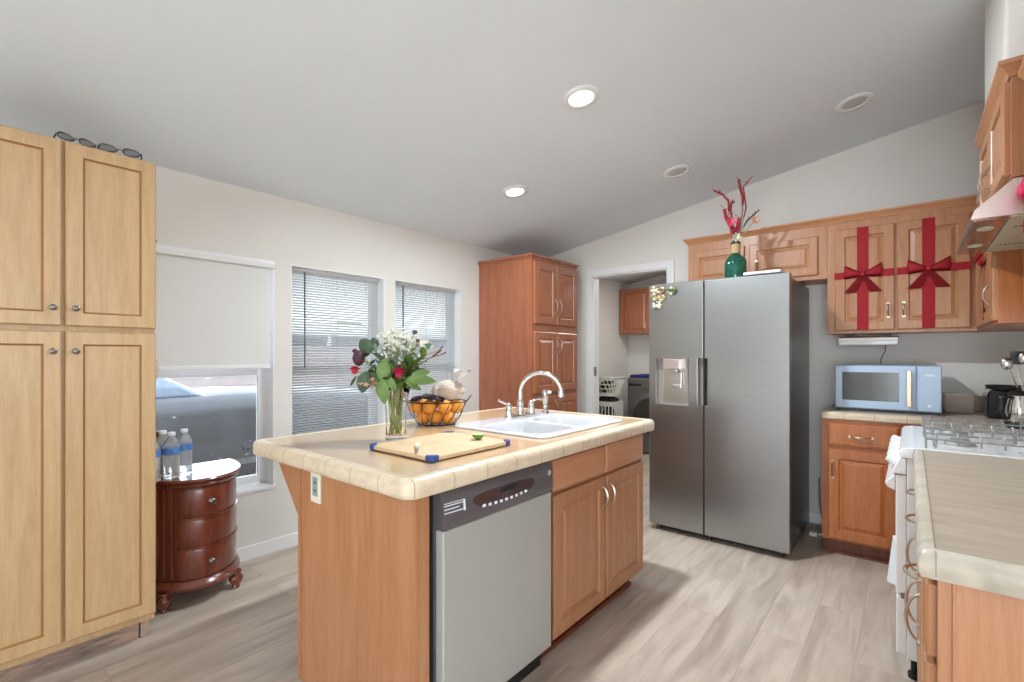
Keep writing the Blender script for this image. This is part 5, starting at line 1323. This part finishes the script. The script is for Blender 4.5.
# ------------------------------------------------------------------ near right counter
KX0, KX1, KY0, KY1 = .009, XR - .002, 1.165, 2.405
t = thing('base_cabinet', 'long maple base cabinet with pull handles at the lower right corner', 'cabinet', (.35, 1.8, 0))
b = BM(); box(b, .038, KX1, 1.20, KY1 - .005, .10, .858); part(t, 'carcass', b, M['maple'], bevel=.001)
F = FM('-x', .038)
for a0, a1, hy in ((1.21, 1.675, 1.44), (1.69, 2.115, 1.90), (2.13, 2.39, 2.26)):
    b = BM(); slab_front(b, F, a0, a1, .70, .835, .02); d = part(t, 'drawer', b, M['maple'])
    b = BM(); arch_pull(b, F, hy, .775, .02, .05, vertical=False, rise=.028, r=.0036); part(d, 'handle', b, M['nickel'], smooth=True)
for a0, a1, hy in ((1.21, 1.675, 1.64), (1.69, 2.115, 1.745), (2.13, 2.39, 2.165)):
    b = BM(); raised_door(b, F, a0, a1, .115, .685, .02, .055); d = part(t, 'door', b, M['maple'])
    b = BM(); arch_pull(b, F, hy, .585, .02, .062, rise=.028, r=.0036); part(d, 'handle', b, M['nickel'], smooth=True)
b = BM(); box(b, .038, KX1, 1.188, 1.1995, 0, .858); box(b, .058, .0635, 1.183, 1.188, 0, .856); part(t, 'end_panel', b, M['maple'], bevel=.001)
b = BM(); box(b, .12, .13, 1.21, KY1 - .01, 0, .10); part(t, 'toe_kick', b, M['kick'])
t = thing('near_countertop', 'greige countertop with a thick rolled edge in the right foreground', 'countertop', (.34, 1.8, .858))
b = BM(); box(b, .034, KX1, 1.188, KY1, .862, .9105); part(t, 'worktop', b, M['rtop'])
ep = [(.026, .86), (.004, .86), (.0, .868), (0, .892), (.004, .903), (.012, .9105), (.025, .9115), (.0255, .9)]
b = BM(); path = lambda i: [(KX1, KY0 + i), (KX0 + .012 + i * .6, KY0 + i), (KX0 + .003 + i * .9, KY0 + .003 + i * .9), (KX0 + i, KY0 + .012 + i * .6), (KX0 + i, KY1)]
loft(b, [[(p[0], p[1], z) for p in path(i)] for i, z in ep], caps=False, closed=False); part(t, 'rolled_edge', b, M['redge'], smooth=True)

b = BM(); box(b, .0345, .0362, 1.188, KY1 - .002, .905, .9118); box(b, .0362, KX1, 1.1888, 1.1905, .905, .9118); box(b, .0345, .0362, KY0 - .0006, KY0 + .02, .866, .9105); part(t, 'grout_line', b, plain('grout', srgb(150, 142, 130), .8), label='thin darker joint along the rolled edge')
# ------------------------------------------------------------------ outside the windows
GZ0 = -.32
b = BM(); box(b, -40, XW - .14, -15, 25, GZ0 - .1, GZ0); struct('ground', b, M['asphalt'])
t = thing('parked_car', 'grey car parked outside the windows', 'car', (-5.7, 2.4, GZ0))
def csec(y, zs, hw):
    """cross section across x: zs=(sill, belt, top), hw=(bottom, belt, top half widths)"""
    c = -5.7; y += .35; s, be, tp = zs; w0, w1, w2 = hw
    return [(c + w0, y, s), (c + w1, y, s + .25), (c + w1, y, be - .1), (c + w1 - .06, y, be), (c + w2, y, tp), (c, y, tp + .04), (c - w2, y, tp), (c - w1 + .06, y, be), (c - w1, y, be - .1), (c - w1, y, s + .25), (c - w0, y, s)]
b = BM(); g = GZ0
rings = [csec(y, (g + .22, be, tp), (w_ - .08, w_, w2)) for y, be, tp, w_, w2 in
         ((-1.0, g + 1.02, g + 1.1, .84, .7), (-.6, g + 1.15, g + 1.2, .9, .8), (1.6, g + 1.16, g + 1.22, .9, .8), (2.6, g + 1.14, g + 1.18, .9, .74), (3.2, g + 1.08, g + 1.13, .89, .7), (3.55, g + 1.0, g + 1.04, .86, .64), (3.78, g + .85, g + .88, .8, .58), (3.85, g + .6, g + .64, .74, .54))]
loft(b, rings); part(t, 'body', b, M['car'], smooth=True)
b = BM()
loft(b, [[(-5.7 + x, y + .35, z) for x, y, z in pts] for pts in (
    [(.78, -.7, g + 1.18), (.78, 1.3, g + 1.2), (-.78, 1.3, g + 1.2), (-.78, -.7, g + 1.18)],
    [(.60, -.3, g + 1.62), (.60, .55, g + 1.64), (-.60, .55, g + 1.64), (-.60, -.3, g + 1.62)])])
part(t, 'cabin_glass', b, M['carglass'], bevel=.04)
b = BM(); box(b, -6.32, -5.08, .03, .9, g + 1.61, g + 1.67); part(t, 'roof', b, M['car'], bevel=.03)
for yy in (0, 3.35):
    for xx in (-4.95, -6.5):
        b = BM(); tube(b, [(xx - .1, yy, g + .33), (xx + .12, yy, g + .33)], .33, 28); wv = part(t, 'wheel', b, M['tyre'], smooth=True)
        b = BM(); tube(b, [(xx + .115, yy, g + .33), (xx + .135, yy, g + .33)], .2, 20); part(wv, 'hubcap', b, M['stover'])
t = thing('board_fence', 'pale pinkish board fence beyond the parked car', 'fence', (-10, 5, GZ0))
b = BM()
for k in range(12): box(b, -10.02, -10.0 + .004 * (k % 2), -4, 14, GZ0 + .145 * k, GZ0 + .145 * k + .137)
part(t, 'boards', b, M['fence'])
b = BM(); box(b, -10.0, -9.96, -4, 14, 1.2, 1.28); box(b, -10.0, -9.96, -4, 14, .1, .18); box(b, -10.04, -9.96, -4, 14, 1.42, 1.46); part(t, 'rail', b, M['fence'])
t = thing('neighbour_house', 'pale blue neighbouring house with a white awning beyond the fence', 'house', (-17, 6, GZ0))
b = BM(); box(b, -22, -15.0, -6, 7.2, GZ0, 2.01); box(b, -22, -16.5, 7.2, 22, GZ0, 2.01); part(t, 'wall', b, M['siding'])
b = BM(); loft(b, [[(x, y, z) for x, z in ((-23, 2.0), (-14.0, 2.0), (-14.0, 2.22), (-18.5, 2.4), (-23, 2.22))] for y in (-6.4, 22)]); part(t, 'roof', b, M['awn'])
b = BM(); box(b, -14.9, -13.2, 4.2, 16, 1.86, 2.0); part(t, 'awning', b, M['awn'])
for y in (4.3, 7.5, 10.5, 13.5, 15.9):
    b = BM(); box(b, -13.35, -13.25, y, y + .1, GZ0, 1.86); part(t, 'post', b, M['awn'])
for y in (5.0, 9.0, 12.2):
    b = BM(); box(b, -16.52 if y > 7 else -15.03, -16.48 if y > 7 else -14.98, y, y + 1.3, .9, 1.6); part(t, 'window', b, M['winglass'])
t = thing('leafless_shrub', 'thin pale twigs of a shrub growing outside the shaded window', 'shrub', (-3.75, 1.35, GZ0))
b = BM(); rr = random.Random(4)
for k in range(9):
    a = rr.uniform(-1.2, 1.4); L = rr.uniform(.7, 1.15); p = Vector((-3.75 + rr.uniform(-.1, .1), 1.45 + rr.uniform(-.1, .1), GZ0)); pts = [p]
    for j in range(6):
        p = p + Vector((rr.uniform(-.05, .05), sin(a) * .09 * j * .5, L / 6 * (1 - .12 * j))); pts.append(p.copy())
    tube(b, pts, [.006, .005, .005, .004, .003, .003, .002], 5)
part(t, 'twigs', b, plain('pale_twig', srgb(190, 184, 178), .8))
b = BM()
for k in range(60):
    p = Vector((-3.75 + rr.uniform(-.2, .2), 1.45 + rr.uniform(-.3, .3), GZ0 + rr.uniform(.1, .95))); leaf(b, p, (rr.uniform(-1, 1), rr.uniform(-1, 1), rr.uniform(-.3, 1)), (0, 0, 1), .06, .025)
part(t, 'foliage', b, plain('dark_dry_foliage', srgb(60, 62, 58), .8))
t = thing('tree', 'green tree crown behind the neighbouring house', 'tree', (-28, 14, GZ0))
b = BM(); tube(b, [(-28, 14, GZ0), (-28, 14, 1.8)], .3, 8); part(t, 'trunk', b, M['twig'])
b = BM()
for k in range(14): sphere(b, (-28 + rr.uniform(-2, 2), 14 + rr.uniform(-4, 4), 2.2 + rr.uniform(-.6, .5)), rr.uniform(.8, 1.2), 1, 1, .9, 2)
for v in b.verts: v.co += Vector((rr.uniform(-.15, .15), rr.uniform(-.15, .15), rr.uniform(-.15, .15)))
part(t, 'crown', b, M['leaf'])
